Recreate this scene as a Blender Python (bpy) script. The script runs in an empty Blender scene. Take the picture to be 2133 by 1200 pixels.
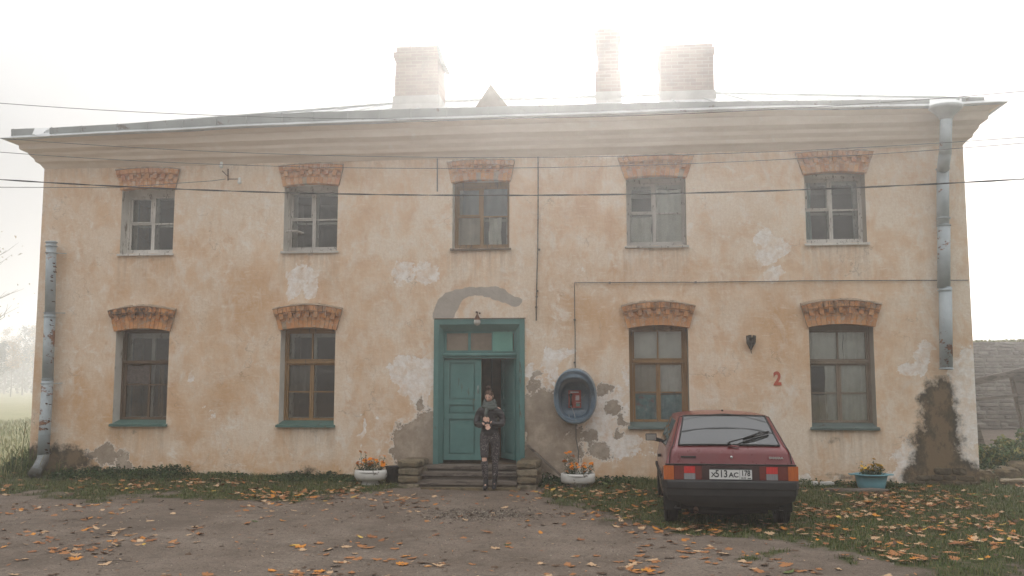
import bpy, bmesh, math, random
import numpy as np
from mathutils import Vector, Matrix, noise
random.seed(7); RNG = np.random.default_rng(7)
SC = bpy.context.scene; COL = SC.collection
R = math.radians

# ---------------------------------------------------------------- camera
F = 1900.0; YAW = R(6.0); PIT = math.atan(195/1900.0)
CAM = Vector((0.0, -16.0, 1.867))
fw = Vector((-math.sin(YAW)*math.cos(PIT), math.cos(YAW)*math.cos(PIT), math.sin(PIT)))
rt = Vector((math.cos(YAW), math.sin(YAW), 0)); up = rt.cross(fw)
cd = bpy.data.cameras.new('camera'); cam = bpy.data.objects.new('camera', cd); COL.objects.link(cam)
cd.sensor_width = 36; cd.lens = F/2133*36; cd.clip_end = 3000; cd.clip_start = 0.05
cam.matrix_world = Matrix(((rt.x, up.x, -fw.x, CAM.x), (rt.y, up.y, -fw.y, CAM.y), (rt.z, up.z, -fw.z, CAM.z), (0, 0, 0, 1)))
SC.camera = cam

def P(x, y, Y=0.0):                      # survey: picture position on a plane parallel to the facade
    d = fw + rt*((x-1066.5)/F) - up*((y-600)/F)
    return CAM + d*((Y-CAM.y)/d.y)
def G(x, y, z):                          # survey: picture position on a level plane
    d = fw + rt*((x-1066.5)/F) - up*((y-600)/F)
    return CAM + d*((z-CAM.z)/d.z)

# ---------------------------------------------------------------- sky, sun, exposure
SUN_EL, SUN_AZ = R(19.2), R(2.0)         # the sun stands behind the house, a little to the right
w = bpy.data.worlds.new('World'); SC.world = w; w.use_nodes = True
nt = w.node_tree; nt.nodes.clear()
o_ = nt.nodes.new('ShaderNodeOutputWorld'); bg = nt.nodes.new('ShaderNodeBackground')
sky = nt.nodes.new('ShaderNodeTexSky'); sky.sky_type = 'NISHITA'; sky.sun_disc = False
sky.sun_elevation = SUN_EL; sky.sun_rotation = SUN_AZ; sky.dust_density = 8; sky.air_density = 1; sky.ozone_density = 1
tc = nt.nodes.new('ShaderNodeTexCoord'); sx = nt.nodes.new('ShaderNodeSeparateXYZ')
nt.links.new(tc.outputs['Generated'], sx.inputs[0])
cr = nt.nodes.new('ShaderNodeValToRGB'); e = cr.color_ramp        # fog bank: paler low down, brighter overhead
e.elements[0].position = 0.0; e.elements[0].color = (.10, .095, .09, 1)
e.elements[1].position = 1.0; e.elements[1].color = (.68, .685, .70, 1)
for p_, c_ in ((.499, (.10, .095, .09)), (.50, (.185, .184, .182)), (.62, (.20, .20, .20)), (.78, (.50, .505, .51))):
    q = e.elements.new(p_); q.color = (*c_, 1)
ma = nt.nodes.new('ShaderNodeMath'); ma.operation = 'MULTIPLY_ADD'; ma.inputs[1].default_value = .5; ma.inputs[2].default_value = .5
nt.links.new(sx.outputs['Z'], ma.inputs[0]); nt.links.new(ma.outputs[0], cr.inputs[0])
# soft cloud structure
nz = nt.nodes.new('ShaderNodeTexNoise'); nz.inputs['Scale'].default_value = 2.2; nz.inputs['Detail'].default_value = 5
nt.links.new(tc.outputs['Generated'], nz.inputs['Vector'])
mr = nt.nodes.new('ShaderNodeMapRange'); mr.inputs[1].default_value = .35; mr.inputs[2].default_value = .68; mr.inputs[3].default_value = .86; mr.inputs[4].default_value = 1.12
nt.links.new(nz.outputs[0], mr.inputs[0])
vm = nt.nodes.new('ShaderNodeVectorMath'); vm.operation = 'MULTIPLY'
nt.links.new(cr.outputs[0], vm.inputs[0]); nt.links.new(mr.outputs[0], vm.inputs[1])
vs = nt.nodes.new('ShaderNodeVectorMath'); vs.operation = 'SCALE'; vs.inputs['Scale'].default_value = 2.35
nt.links.new(vm.outputs[0], vs.inputs[0])
vk = nt.nodes.new('ShaderNodeVectorMath'); vk.operation = 'SCALE'; vk.inputs['Scale'].default_value = .006
nt.links.new(sky.outputs[0], vk.inputs[0])
va = nt.nodes.new('ShaderNodeVectorMath'); nt.links.new(vs.outputs[0], va.inputs[0]); nt.links.new(vk.outputs[0], va.inputs[1])
dk = nt.nodes.new('ShaderNodeMapRange'); dk.inputs[1].default_value = -.9; dk.inputs[2].default_value = .35; dk.inputs[3].default_value = .80; dk.inputs[4].default_value = 1.0
nt.links.new(sx.outputs['Y'], dk.inputs[0]); vd = nt.nodes.new('ShaderNodeVectorMath'); vd.operation = 'MULTIPLY'      # the fog is darker away from the sun
nt.links.new(va.outputs[0], vd.inputs[0]); nt.links.new(dk.outputs[0], vd.inputs[1]); nt.links.new(vd.outputs[0], bg.inputs[0]); bg.inputs[1].default_value = 1.0
nt.links.new(bg.outputs[0], o_.inputs[0])
sl = bpy.data.lights.new('sun', 'SUN'); sl.energy = 5.0; sl.angle = R(10); sl.color = (1, .95, .88)
so = bpy.data.objects.new('sun', sl); COL.objects.link(so)
sd = Vector((math.sin(SUN_AZ)*math.cos(SUN_EL), math.cos(SUN_AZ)*math.cos(SUN_EL), math.sin(SUN_EL)))
so.rotation_euler = sd.to_track_quat('Z', 'Y').to_euler(); so.location = (0, 30, 30)
SC.view_settings.view_transform = 'Standard'; SC.view_settings.look = 'None'; SC.view_settings.exposure = 0.32
SC.view_settings.gamma = 1; SC.view_settings.use_curve_mapping = False
SC.render.engine = 'CYCLES'; SC.cycles.use_denoising = True
SC.cycles.max_bounces = 8; SC.cycles.volume_bounces = 1; SC.cycles.transparent_max_bounces = 16
HAZE = 0.0064

# ---------------------------------------------------------------- material helper
class NT:
    def __init__(s, name, rough=.8, spec=.3):
        s.m = bpy.data.materials.new(name); s.m.use_nodes = True; s.t = s.m.node_tree
        s.b = s.t.nodes['Principled BSDF']; s.b.inputs['Roughness'].default_value = rough
        s.b.inputs['Specular IOR Level'].default_value = spec
        s.tc = s.t.nodes.new('ShaderNodeTexCoord'); s.co = s.tc.outputs['Object']
    def _set(s, i, v):
        if isinstance(v, bpy.types.NodeSocket): s.t.links.new(v, i)
        else:
            if i.type == 'RGBA' and len(v) == 3: v = (*v, 1)
            i.default_value = v
    def noise(s, scale, detail=4, rough=.55, vec=None, st=None, dist=0):
        n = s.t.nodes.new('ShaderNodeTexNoise'); v = vec or s.co
        if st:
            mp = s.t.nodes.new('ShaderNodeMapping'); mp.inputs['Scale'].default_value = st; s.t.links.new(v, mp.inputs[0]); v = mp.outputs[0]
        s.t.links.new(v, n.inputs['Vector']); n.inputs['Scale'].default_value = scale; n.inputs['Detail'].default_value = detail
        n.inputs['Roughness'].default_value = rough; n.inputs['Distortion'].default_value = dist
        return n.outputs[0]
    def ramp(s, f, stops, interp='LINEAR'):
        n = s.t.nodes.new('ShaderNodeValToRGB'); r = n.color_ramp; r.interpolation = interp
        while len(r.elements) < len(stops): r.elements.new(.5)
        for e, (p, c) in zip(r.elements, stops):
            e.position = p; e.color = (c, c, c, 1) if isinstance(c, (int, float)) else (*c, 1)
        s.t.links.new(f, n.inputs[0]); return n.outputs[0]
    def mix(s, f, a, b, blend='MIX'):
        n = s.t.nodes.new('ShaderNodeMix'); n.data_type = 'RGBA'; n.blend_type = blend
        s._set(n.inputs[0], f); s._set(n.inputs[6], a); s._set(n.inputs[7], b); return n.outputs[2]
    def math(s, op, a, b=0.0):
        n = s.t.nodes.new('ShaderNodeMath'); n.operation = op; s._set(n.inputs[0], a); s._set(n.inputs[1], b); return n.outputs[0]
    def attr(s, name):
        n = s.t.nodes.new('ShaderNodeAttribute'); n.attribute_name = name; return n.outputs['Fac']
    def attrc(s, name):
        n = s.t.nodes.new('ShaderNodeAttribute'); n.attribute_name = name; return n.outputs['Color']
    def island(s):
        return s.t.nodes.new('ShaderNodeNewGeometry').outputs['Random Per Island']
    def objrand(s):
        return s.t.nodes.new('ShaderNodeObjectInfo').outputs['Random']
    def sep(s, k):
        n = s.t.nodes.new('ShaderNodeSeparateXYZ'); s.t.links.new(s.co, n.inputs[0]); return n.outputs[k]
    def col(s, v): s._set(s.b.inputs['Base Color'], v); return s
    def rough(s, v): s._set(s.b.inputs['Roughness'], v); return s
    def bump(s, h, strength=.3, dist=.01):
        n = s.t.nodes.new('ShaderNodeBump'); n.inputs['Strength'].default_value = strength; n.inputs['Distance'].default_value = dist
        s.t.links.new(h, n.inputs['Height']); s.t.links.new(n.outputs[0], s.b.inputs['Normal']); return s

def simple(name, c, rough=.8, var=.25, scale=8, spec=.3, metal=0, bump=0):
    n = NT(name, rough, spec); f = n.noise(scale, 5, .6)
    n.col(n.ramp(f, [(.3, tuple(k*(1-var) for k in c)), (.7, tuple(min(1, k*(1+var)) for k in c))]))
    n.b.inputs['Metallic'].default_value = metal
    if bump: n.bump(n.noise(scale*6, 4), bump, .01)
    return n.m
def painted(name, c, under, amt=.5, scale=7, rough=.55, st=(1, 1, .25), var=.15):
    n = NT(name, rough); f = n.noise(scale, 8, .68, st=st); v = n.noise(2.2, 4, .6)
    base = n.ramp(v, [(.3, tuple(k*(1-var) for k in c)), (.7, tuple(min(1, k*(1+var)) for k in c))])
    un = n.ramp(n.noise(30, 4, .6, st=st), [(.3, tuple(k*.6 for k in under)), (.7, under)])
    msk = n.ramp(f, [(max(0, amt-.03), 1), (amt+.03, 0)])
    n.col(n.mix(msk, base, un)); n.rough(n.ramp(msk, [(0, rough), (1, .9)])); n.bump(msk, .35, -.004)
    return n.m

M = {}
def build_plaster():
    n = NT('plaster', .92, .15)
    big = n.noise(.55, 6, .6, dist=.6); mid = n.noise(1.7, 8, .68, dist=.4); vert = n.noise(2.1, 8, .7, st=(1.25, 1, .8), dist=.5); fine = n.noise(26, 6, .7)
    och = n.ramp(mid, [(.3, (.60, .385, .235)), (.5, (.70, .50, .335)), (.7, (.77, .61, .46))])
    pale = n.ramp(fine, [(.3, (.68, .55, .42)), (.7, (.83, .73, .61))])
    m1 = n.ramp(n.math('ADD', n.math('MULTIPLY', vert, .6), n.math('MULTIPLY', big, .5)), [(.49, 0), (.60, .9)])
    c = n.mix(m1, och, pale)
    warm = n.attr('warm'); c = n.mix(n.math('MULTIPLY', warm, n.ramp(n.noise(2.4, 6, .7), [(.3, .2), (.7, 1)])), c, (.56, .31, .13))
    # lime-white scuffs
    sc = n.math('MULTIPLY', n.ramp(n.noise(3.1, 9, .75, dist=.5), [(.53, 0), (.63, .75)]), n.ramp(big, [(.4, .25), (.62, 1)]))
    c = n.mix(sc, c, (.80, .74, .66))
    sc2 = n.ramp(n.noise(1.25, 9, .72, vec=None, st=(1.3, 1, .8), dist=.8), [(.56, 0), (.68, .55)])
    c = n.mix(sc2, c, (.74, .68, .60))
    br = n.noise(5, 8, .75, st=(5, 1, .9)); c = n.mix(n.ramp(br, [(.40, .14), (.54, 0)]), c, (.50, .32, .19)); c = n.mix(n.ramp(n.noise(7, 8, .75, st=(.6, 1, 3)), [(.55, 0), (.66, .4)]), c, (.84, .77, .68))
    c = n.mix(n.math('MULTIPLY', n.attr('drip_band'), n.ramp(n.noise(4.5, 8, .75, st=(2.6, 1, .16), dist=.4), [(.42, .05), (.66, .55)])), c, (.36, .25, .165))
    # plaster repairs and loss, shapes stored on the mesh, ragged by fine noise
    fr = n.math('MULTIPLY', n.math('SUBTRACT', n.noise(6, 9, .7), .5), 1.0)
    fr2 = n.math('MULTIPLY', n.math('SUBTRACT', n.noise(22, 7, .7), .5), .45)
    frs = n.math('ADD', fr, fr2)
    def msk(a, lo=.485, hi=.515): return n.ramp(n.math('ADD', n.attr(a), frs), [(lo, 0), (hi, 1)])
    mw = msk('white'); mw = n.math('MULTIPLY', mw, n.ramp(n.noise(4.5, 7, .7, dist=.6), [(.36, .25), (.56, .95)])); c = n.mix(n.math('MULTIPLY', mw, .85), c, n.ramp(n.noise(12, 6, .7), [(.35, (.70, .63, .56)), (.6, (.90, .87, .84))]))
    fr3 = n.math('ADD', frs, n.math('MULTIPLY', fr2, .9)); mc = n.ramp(n.math('ADD', n.attr('cement'), fr3), [(.47, 0), (.53, .93)]); c = n.mix(n.ramp(n.math('ADD', n.attr('cement'), fr3), [(.34, 0), (.44, .7), (.49, .8), (.52, 0)]), c, (.80, .74, .67)); c = n.mix(mc, c, n.ramp(n.noise(3, 8, .7), [(.3, (.22, .17, .125)), (.5, (.33, .265, .205)), (.68, (.50, .415, .33))]))
    mg = n.ramp(n.math('ADD', n.attr('mortar'), n.math('MULTIPLY', fr2, .35)), [(.47, 0), (.53, 1)])
    c = n.mix(mg, c, n.ramp(n.noise(5, 6, .7), [(.3, (.36, .315, .27)), (.7, (.45, .40, .35))]))
    mm = n.ramp(n.math('ADD', n.attr('mould'), n.math('MULTIPLY', frs, 1.1)), [(.36, 0), (.70, .97)])
    c = n.mix(mm, c, n.ramp(n.math('ADD', n.attr('mould'), n.math('MULTIPLY', n.math('SUBTRACT', n.noise(3.2, 10, .78, st=(1.3, 1, .8)), .5), 2.4)), [(.30, (.22, .18, .13)), (.50, (.045, .038, .028)), (.70, (.06, .048, .03)), (.88, (.11, .078, .045)), (1.0, (.17, .12, .07))]))
    # pits, hairline cracks
    c = n.mix(n.ramp(n.noise(38, 4, .8), [(.70, 0), (.76, .45)]), c, (.25, .17, .11))
    vo = n.t.nodes.new('ShaderNodeTexVoronoi'); vo.feature = 'DISTANCE_TO_EDGE'; vo.inputs['Scale'].default_value = .9
    wv = n.t.nodes.new('ShaderNodeVectorMath'); n.t.links.new(n.co, wv.inputs[0])
    nn = n.t.nodes.new('ShaderNodeTexNoise'); nn.inputs['Scale'].default_value = 3; nn.inputs['Detail'].default_value = 6; n.t.links.new(n.co, nn.inputs[0])
    n.t.links.new(nn.outputs['Color'], wv.inputs[1]); n.t.links.new(wv.outputs[0], vo.inputs['Vector'])
    ck = n.math('MULTIPLY', n.ramp(vo.outputs['Distance'], [(.0, 1), (.010, 0)]), n.ramp(n.noise(1.3, 3), [(.52, 0), (.62, .45)]))
    c = n.mix(ck, c, (.22, .15, .10))
    n.col(c)
    h = n.math('ADD', n.math('MULTIPLY', n.noise(9, 9, .7), .7), n.math('MULTIPLY', n.noise(1.6, 4, .6), 1.8))
    h = n.math('SUBTRACT', h, n.math('MULTIPLY', n.math('ADD', mc, n.math('MULTIPLY', mw, .4)), 1.1)); h = n.math('SUBTRACT', h, n.math('MULTIPLY', ck, .6))
    n.bump(h, .55, .02)
    return n.m
M['plaster'] = build_plaster()
def build_cornice():
    n = NT('cornice_plaster', .9, .15)
    c = n.ramp(n.noise(1.4, 8, .7, st=(.5, 1, 2)), [(.3, (.60, .48, .36)), (.5, (.68, .56, .44)), (.7, (.74, .64, .53))])
    c = n.mix(n.ramp(n.noise(2.5, 8, .75), [(.58, 0), (.68, .5)]), c, (.72, .66, .58))
    n.col(c); n.bump(n.noise(5, 8, .7), .4, .015); return n.m
M['cornice'] = build_cornice()
def build_brick(orange=0):
    n = NT('old_brick', .9, .15); r = n.island()
    c = n.ramp(r, [(0, (.40, .14, .05)), (.3, (.54, .22, .075)), (.6, (.62, .29, .11)), (.85, (.48, .16, .07)), (1, (.62, .40, .24))])
    if orange: c = n.mix(.45, c, (.66, .27, .075))
    c = n.mix(n.ramp(n.noise(9, 8, .75), [(.45, 0), (.62, .7)]), c, (.62, .36, .19))
    c = n.mix(n.ramp(n.noise(14, 7, .75), [(.53, 0), (.62, .75)]), c, (.68, .55, .43))
    c = n.mix(n.math('MULTIPLY', n.objrand(), n.ramp(n.noise(5, 6, .7), [(.4, .1), (.6, .25 if orange else .6)])), c, (.44, .30, .20))
    c = n.mix(n.math('MULTIPLY', n.attr('soot'), n.ramp(n.noise(7, 8, .75), [(.42, 0), (.56, 1)])), c, (.055, .048, .042))
    n.col(c); n.bump(n.noise(28, 8, .75), .8, .012); return n.m
M['brick'] = build_brick(); M['brick_orange'] = build_brick(1)
M['mortar'] = simple('mortar', (.36, .27, .19), .95, .3, 14, bump=.4)
M['teal'] = painted('teal_paint', (.095, .20, .185), (.14, .105, .075), .36, 5, .55)
M['teal_pane'] = simple('teal_board', (.12, .28, .23), .5, .12, 3)
M['dirty_glass'] = simple('painted_dusty_glass', (.22, .17, .125), .35, .25, 4, .5)
M['ochre_wood'] = painted('ochre_wood', (.27, .16, .07), (.15, .11, .08), .40, 9, .6, (3, 1, .3))
M['pale_brown_wood'] = painted('faded_brown_wood', (.22, .17, .125), (.32, .27, .21), .42, 9, .65, (3, 1, .3))
M['brown_wood'] = painted('brown_wood', (.125, .08, .048), (.19, .14, .10), .42, 9, .6, (3, 1, .3))
M['white_wood'] = painted('peeling_white_wood', (.60, .57, .52), (.30, .25, .20), .40, 14, .6, (1.6, 1, .7))
M['grey_wood'] = painted('weathered_grey_wood', (.50, .47, .43), (.28, .24, .20), .41, 13, .65, (1.6, 1, .7))
M['reveal'] = painted('limewashed_reveal', (.62, .585, .53), (.34, .28, .22), .40, 3.2, .9, (1, 1, .4))
M['reveal_dull'] = painted('bare_reveal', (.34, .30, .24), (.22, .18, .13), .40, 3.2, .9, (1, 1, .4))
M['tin_green'] = painted('green_tin', (.075, .145, .125), (.16, .13, .10), .36, 9, .5)
M['tin_sill'] = painted('dull_green_tin', (.115, .15, .14), (.15, .12, .10), .38, 7, .5)
M['tin_grey'] = painted('grey_tin', (.26, .27, .265), (.15, .12, .10), .38, 7, .5)
M['roof'] = painted('roof_tin', (.42, .43, .425), (.26, .22, .19), .36, 2.5, .38, (1, 1, 1), .2)
M['gutter'] = painted('gutter_tin', (.27, .285, .275), (.2, .17, .14), .36, 4, .5, (1, 1, 1))
M['pipe'] = None
def build_pipe():
    n = NT('drainpipe_paint', .5, .4)
    c = n.ramp(n.noise(3, 6, .65), [(.3, (.26, .30, .32)), (.7, (.40, .445, .46))])
    m = n.ramp(n.noise(2.6, 9, .72, st=(1, 1, 1.6)), [(.40, 1), (.43, 0)])
    c = n.mix(m, c, n.ramp(n.noise(15, 6), [(.35, (.07, .03, .018)), (.65, (.24, .095, .035))]))
    z = n.sep(2); c = n.mix(n.math('MULTIPLY', n.ramp(z, [(.35, 1), (.9, 0)]), n.ramp(n.noise(6, 7, .7), [(.34, .45), (.52, .97)])), c, (.08, .075, .06))
    n.col(c); n.bump(m, .4, -.004); return n.m
M['pipe'] = build_pipe()
M['interior'] = simple('interior_wall', (.20, .175, .145), .9, .2, 1.5)
M['curtain_grey'] = simple('net_curtain', (.90, .86, .80), .9, .12, 5)
M['curtain_tan'] = simple('faded_paper', (.58, .50, .41), .9, .15, 3)
def build_lace():
    n = NT('teal_lace', .9); f = n.noise(9, 4, .6); g = n.noise(4, 3)
    c = n.ramp(f, [(.35, (.17, .36, .39)), (.6, (.30, .52, .55)), (.7, (.55, .68, .68))])
    c = n.mix(n.ramp(g, [(.60, 0), (.68, .6)]), c, (.36, .12, .12)); n.col(c); return n.m
M['lace'] = build_lace()
def build_glass(name, rough=.04, tint=(.95, .97, .96), wav=.12):
    m = bpy.data.materials.new(name); m.use_nodes = True; t = m.node_tree; t.nodes.clear()
    o = t.nodes.new('ShaderNodeOutputMaterial'); tr = t.nodes.new('ShaderNodeBsdfTransparent'); gl = t.nodes.new('ShaderNodeBsdfGlossy')
    mx = t.nodes.new('ShaderNodeMixShader'); fr = t.nodes.new('ShaderNodeFresnel'); fr.inputs[0].default_value = 1.6
    tr.inputs[0].default_value = (*tint, 1); gl.inputs['Roughness'].default_value = rough
    tcn = t.nodes.new('ShaderNodeTexCoord'); no = t.nodes.new('ShaderNodeTexNoise'); no.inputs['Scale'].default_value = 2.2; t.links.new(tcn.outputs['Object'], no.inputs[0])
    bu = t.nodes.new('ShaderNodeBump'); bu.inputs['Strength'].default_value = wav; bu.inputs['Distance'].default_value = .05
    t.links.new(no.outputs[0], bu.inputs['Height']); t.links.new(bu.outputs[0], gl.inputs['Normal']); t.links.new(bu.outputs[0], fr.inputs['Normal'])
    t.links.new(fr.outputs[0], mx.inputs[0]); t.links.new(tr.outputs[0], mx.inputs[1]); t.links.new(gl.outputs[0], mx.inputs[2])
    # dust film
    df = t.nodes.new('ShaderNodeBsdfDiffuse'); df.inputs[0].default_value = (.35, .31, .26, 1)
    n2 = t.nodes.new('ShaderNodeTexNoise'); n2.inputs['Scale'].default_value = 5; n2.inputs['Detail'].default_value = 6; t.links.new(tcn.outputs['Object'], n2.inputs[0])
    mr = t.nodes.new('ShaderNodeMapRange'); mr.inputs[1].default_value = .35; mr.inputs[2].default_value = .75; mr.inputs[3].default_value = .015; mr.inputs[4].default_value = .10
    t.links.new(n2.outputs[0], mr.inputs[0]); m2 = t.nodes.new('ShaderNodeMixShader')
    t.links.new(mr.outputs[0], m2.inputs[0]); t.links.new(mx.outputs[0], m2.inputs[1]); t.links.new(df.outputs[0], m2.inputs[2]); t.links.new(m2.outputs[0], o.inputs[0])
    return m
M['glass'] = build_glass('old_window_glass')

# ---------------------------------------------------------------- mesh helper
class MB:
    def __init__(s): s.v = []; s.f = []; s.mi = []; s.sm = []
    def add(s, vs, fs, mi=0, smooth=False):
        o = len(s.v); s.v += [tuple(q) for q in vs]; s.f += [tuple(o+i for i in f) for f in fs]
        s.mi += [mi]*len(fs); s.sm += [smooth]*len(fs); return s
    def box(s, x0, x1, y0, y1, z0, z1, mi=0, j=0):
        vs = [(x, y, z) for z in (z0, z1) for y in (y0, y1) for x in (x0, x1)]
        if j: vs = [tuple(c+random.uniform(-j, j) for c in v) for v in vs]
        return s.add(vs, [(0, 2, 3, 1), (4, 5, 7, 6), (0, 1, 5, 4), (2, 6, 7, 3), (0, 4, 6, 2), (1, 3, 7, 5)], mi)
    def hexa(s, q, mi=0):                  # q: 4 front corners then 4 back corners
        return s.add(q, [(0, 1, 2, 3), (7, 6, 5, 4), (0, 4, 5, 1), (1, 5, 6, 2), (2, 6, 7, 3), (3, 7, 4, 0)], mi)
    def bar(s, a, b, wd, th, mi=0, upv=(0, 0, 1)):
        a = Vector(a); b = Vector(b); d = (b-a).normalized(); u = Vector(upv)
        sd_ = d.cross(u); sd_ = sd_.normalized() if sd_.length > 1e-4 else Vector((1, 0, 0)); u = sd_.cross(d)
        q = []
        for p in (a, b): q += [p-sd_*wd/2-u*th/2, p+sd_*wd/2-u*th/2, p+sd_*wd/2+u*th/2, p-sd_*wd/2+u*th/2]
        return s.hexa(q, mi)
    def tube(s, pts, r, n=8, mi=0, cap=True):
        pts = [Vector(p) for p in pts]; rs = r if isinstance(r, (list, tuple)) else [r]*len(pts)
        vs = []; prev = None
        for i, p in enumerate(pts):
            d = (pts[min(i+1, len(pts)-1)]-pts[max(i-1, 0)]).normalized()
            if prev is None: a = d.orthogonal().normalized()
            else:
                a = prev-d*prev.dot(d); a = a.normalized() if a.length > 1e-6 else d.orthogonal().normalized()
            prev = a; b = d.cross(a)
            for k in range(n):
                t = 2*math.pi*k/n; vs.append(p+(a*math.cos(t)+b*math.sin(t))*rs[i])
        fs = [(i*n+k, i*n+(k+1) % n, (i+1)*n+(k+1) % n, (i+1)*n+k) for i in range(len(pts)-1) for k in range(n)]
        if cap: fs += [tuple(reversed(range(n))), tuple((len(pts)-1)*n+k for k in range(n))]
        return s.add(vs, fs, mi, True)
    def lathe(s, prof, c=(0, 0, 0), n=24, mi=0, sx=1, sy=1):
        vs = [(c[0]+r*math.cos(2*math.pi*k/n)*sx, c[1]+r*math.sin(2*math.pi*k/n)*sy, c[2]+z) for r, z in prof for k in range(n)]
        fs = [(i*n+k, i*n+(k+1) % n, (i+1)*n+(k+1) % n, (i+1)*n+k) for i in range(len(prof)-1) for k in range(n)]
        return s.add(vs, fs, mi, True)
    def ball(s, c, r, n=10, mi=0, sc=(1, 1, 1)):
        vs = []; fs = []
        for i in range(n+1):
            a = math.pi*i/n
            for k in range(2*n):
                b = math.pi*k/n; vs.append((c[0]+r*sc[0]*math.sin(a)*math.cos(b), c[1]+r*sc[1]*math.sin(a)*math.sin(b), c[2]+r*sc[2]*math.cos(a)))
        for i in range(n):
            for k in range(2*n): fs.append((i*2*n+k, (i+1)*2*n+k, (i+1)*2*n+(k+1) % (2*n), i*2*n+(k+1) % (2*n)))
        return s.add(vs, fs, mi, True)
    def build(s, name, mat, parent=None, attrs=None):
        me = bpy.data.meshes.new(name); off = Vector((0, 0, 0))
        me.from_pydata(s.v, [], s.f)
        for m in (mat if isinstance(mat, (list, tuple)) else [mat]): me.materials.append(m)
        me.polygons.foreach_set('material_index', s.mi); me.polygons.foreach_set('use_smooth', s.sm)
        for k, a in (attrs or {}).items():
            at = me.attributes.new(k, 'FLOAT', 'POINT'); at.data.foreach_set('value', np.asarray(a, dtype=np.float32))
        me.update(); o = bpy.data.objects.new(name, me); COL.objects.link(o)
        if parent is not None: o.parent = parent
        return o
def tag(o, label=None, cat=None, group=None, kind=None):
    if label: o['label'] = label
    if cat: o['category'] = cat
    if group: o['group'] = group
    if kind: o['kind'] = kind
    return o
def empty(name, loc=(0, 0, 0), rz=0):
    o = bpy.data.objects.new(name, None); COL.objects.link(o); o.location = loc; o.rotation_euler = (0, 0, rz); o.empty_display_size = .1
    return o
def rebase(o, loc):                       # move a finished top-level mesh's origin to its base
    loc = Vector(loc); o.data.transform(Matrix.Translation(-loc)); o.location = loc; return o
def fb(x, y=0, z=0, sc=1, octv=4): return noise.fractal(Vector((x*sc, y*sc, z*sc)), .6, 2.1, octv)
def sstep(t): t = max(0, min(1, t)); return t*t*(3-2*t)
# ================================================================ GROUND
Z0 = .107
GB = [(-60, -3.0), (-12, -2.4), (G(0, 1035, Z0).x, G(0, 1035, Z0).y), (G(400, 1040, Z0).x, G(400, 1040, Z0).y), (G(700, 1033, Z0).x, G(700, 1033, Z0).y),
      (G(830, 1026, Z0).x, -1.0), (-3.55, .6), (-1.05, .6), (G(1120, 1024, Z0).x, G(1120, 1024, Z0).y), (G(1180, 1050, Z0).x, G(1180, 1050, Z0).y), (G(1300, 1092, Z0).x, G(1300, 1092, Z0).y),
      (G(1500, 1118, Z0).x, G(1500, 1118, Z0).y), (G(1700, 1150, Z0).x, G(1700, 1150, Z0).y), (G(1900, 1185, Z0).x, G(1900, 1185, Z0).y), (6, -8), (60, -10)]
def gb(x):
    for (a, ya), (b, yb) in zip(GB, GB[1:]):
        if a <= x <= b: return ya+(yb-ya)*(x-a)/(b-a)
    return -3
def grassiness(x, y):
    n_ = fb(x, y, 3, .9, 4)*.55+fb(x, y, 9, 3.1, 3)*.25
    g = (y-gb(x))*.85+n_*1.6
    if x > 1: g = max(g, (fb(x, y, 21, 1.2, 3)-.18)*2.2+(x-1)*.12-.4)
    return max(0, min(1, .5+g))
def gh(x, y):
    h = Z0+.065*sstep((y+1.3)/1.3)*(1 if not -3.5 < x < -1.1 else .2)
    h += .022*fb(x, y, 0, .5, 3)+.006*fb(x, y, 5, 3, 3)
    if y > 4: h += .38*sstep((y-4)/5)*sstep((x-6)/2)
    if y > 3: h += .15*sstep((y-3)/20)*fb(x, y, 1, .05, 2)
    return h
xs = sorted(set([round(-12.5+.125*i, 4) for i in range(185)] + [-400, -250, -160, -100, -70, -50, -38, -30, -24, -20, -17, -15, -13.6, 11.2, 12, 13, 15, 18, 22, 30, 45, 80, 150, 300, 400]))
ys = sorted(set([round(-10.4+.125*i, 4) for i in range(100)] + [-60, -40, -28, -20, -17, -15, -13.5, -12.3, -11.3, 2.6, 3.3, 4, 5, 6, 7, 8, 9, 10, 11, 13, 16, 20, 26, 34, 45, 60, 80, 110, 150, 200, 260, 330, 400]))
mb = MB(); vs = [(x, y, gh(x, y)) for y in ys for x in xs]; nx = len(xs)
mb.add(vs, [(j*nx+i, j*nx+i+1, (j+1)*nx+i+1, (j+1)*nx+i) for j in range(len(ys)-1) for i in range(nx-1)], 0, True)
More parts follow.
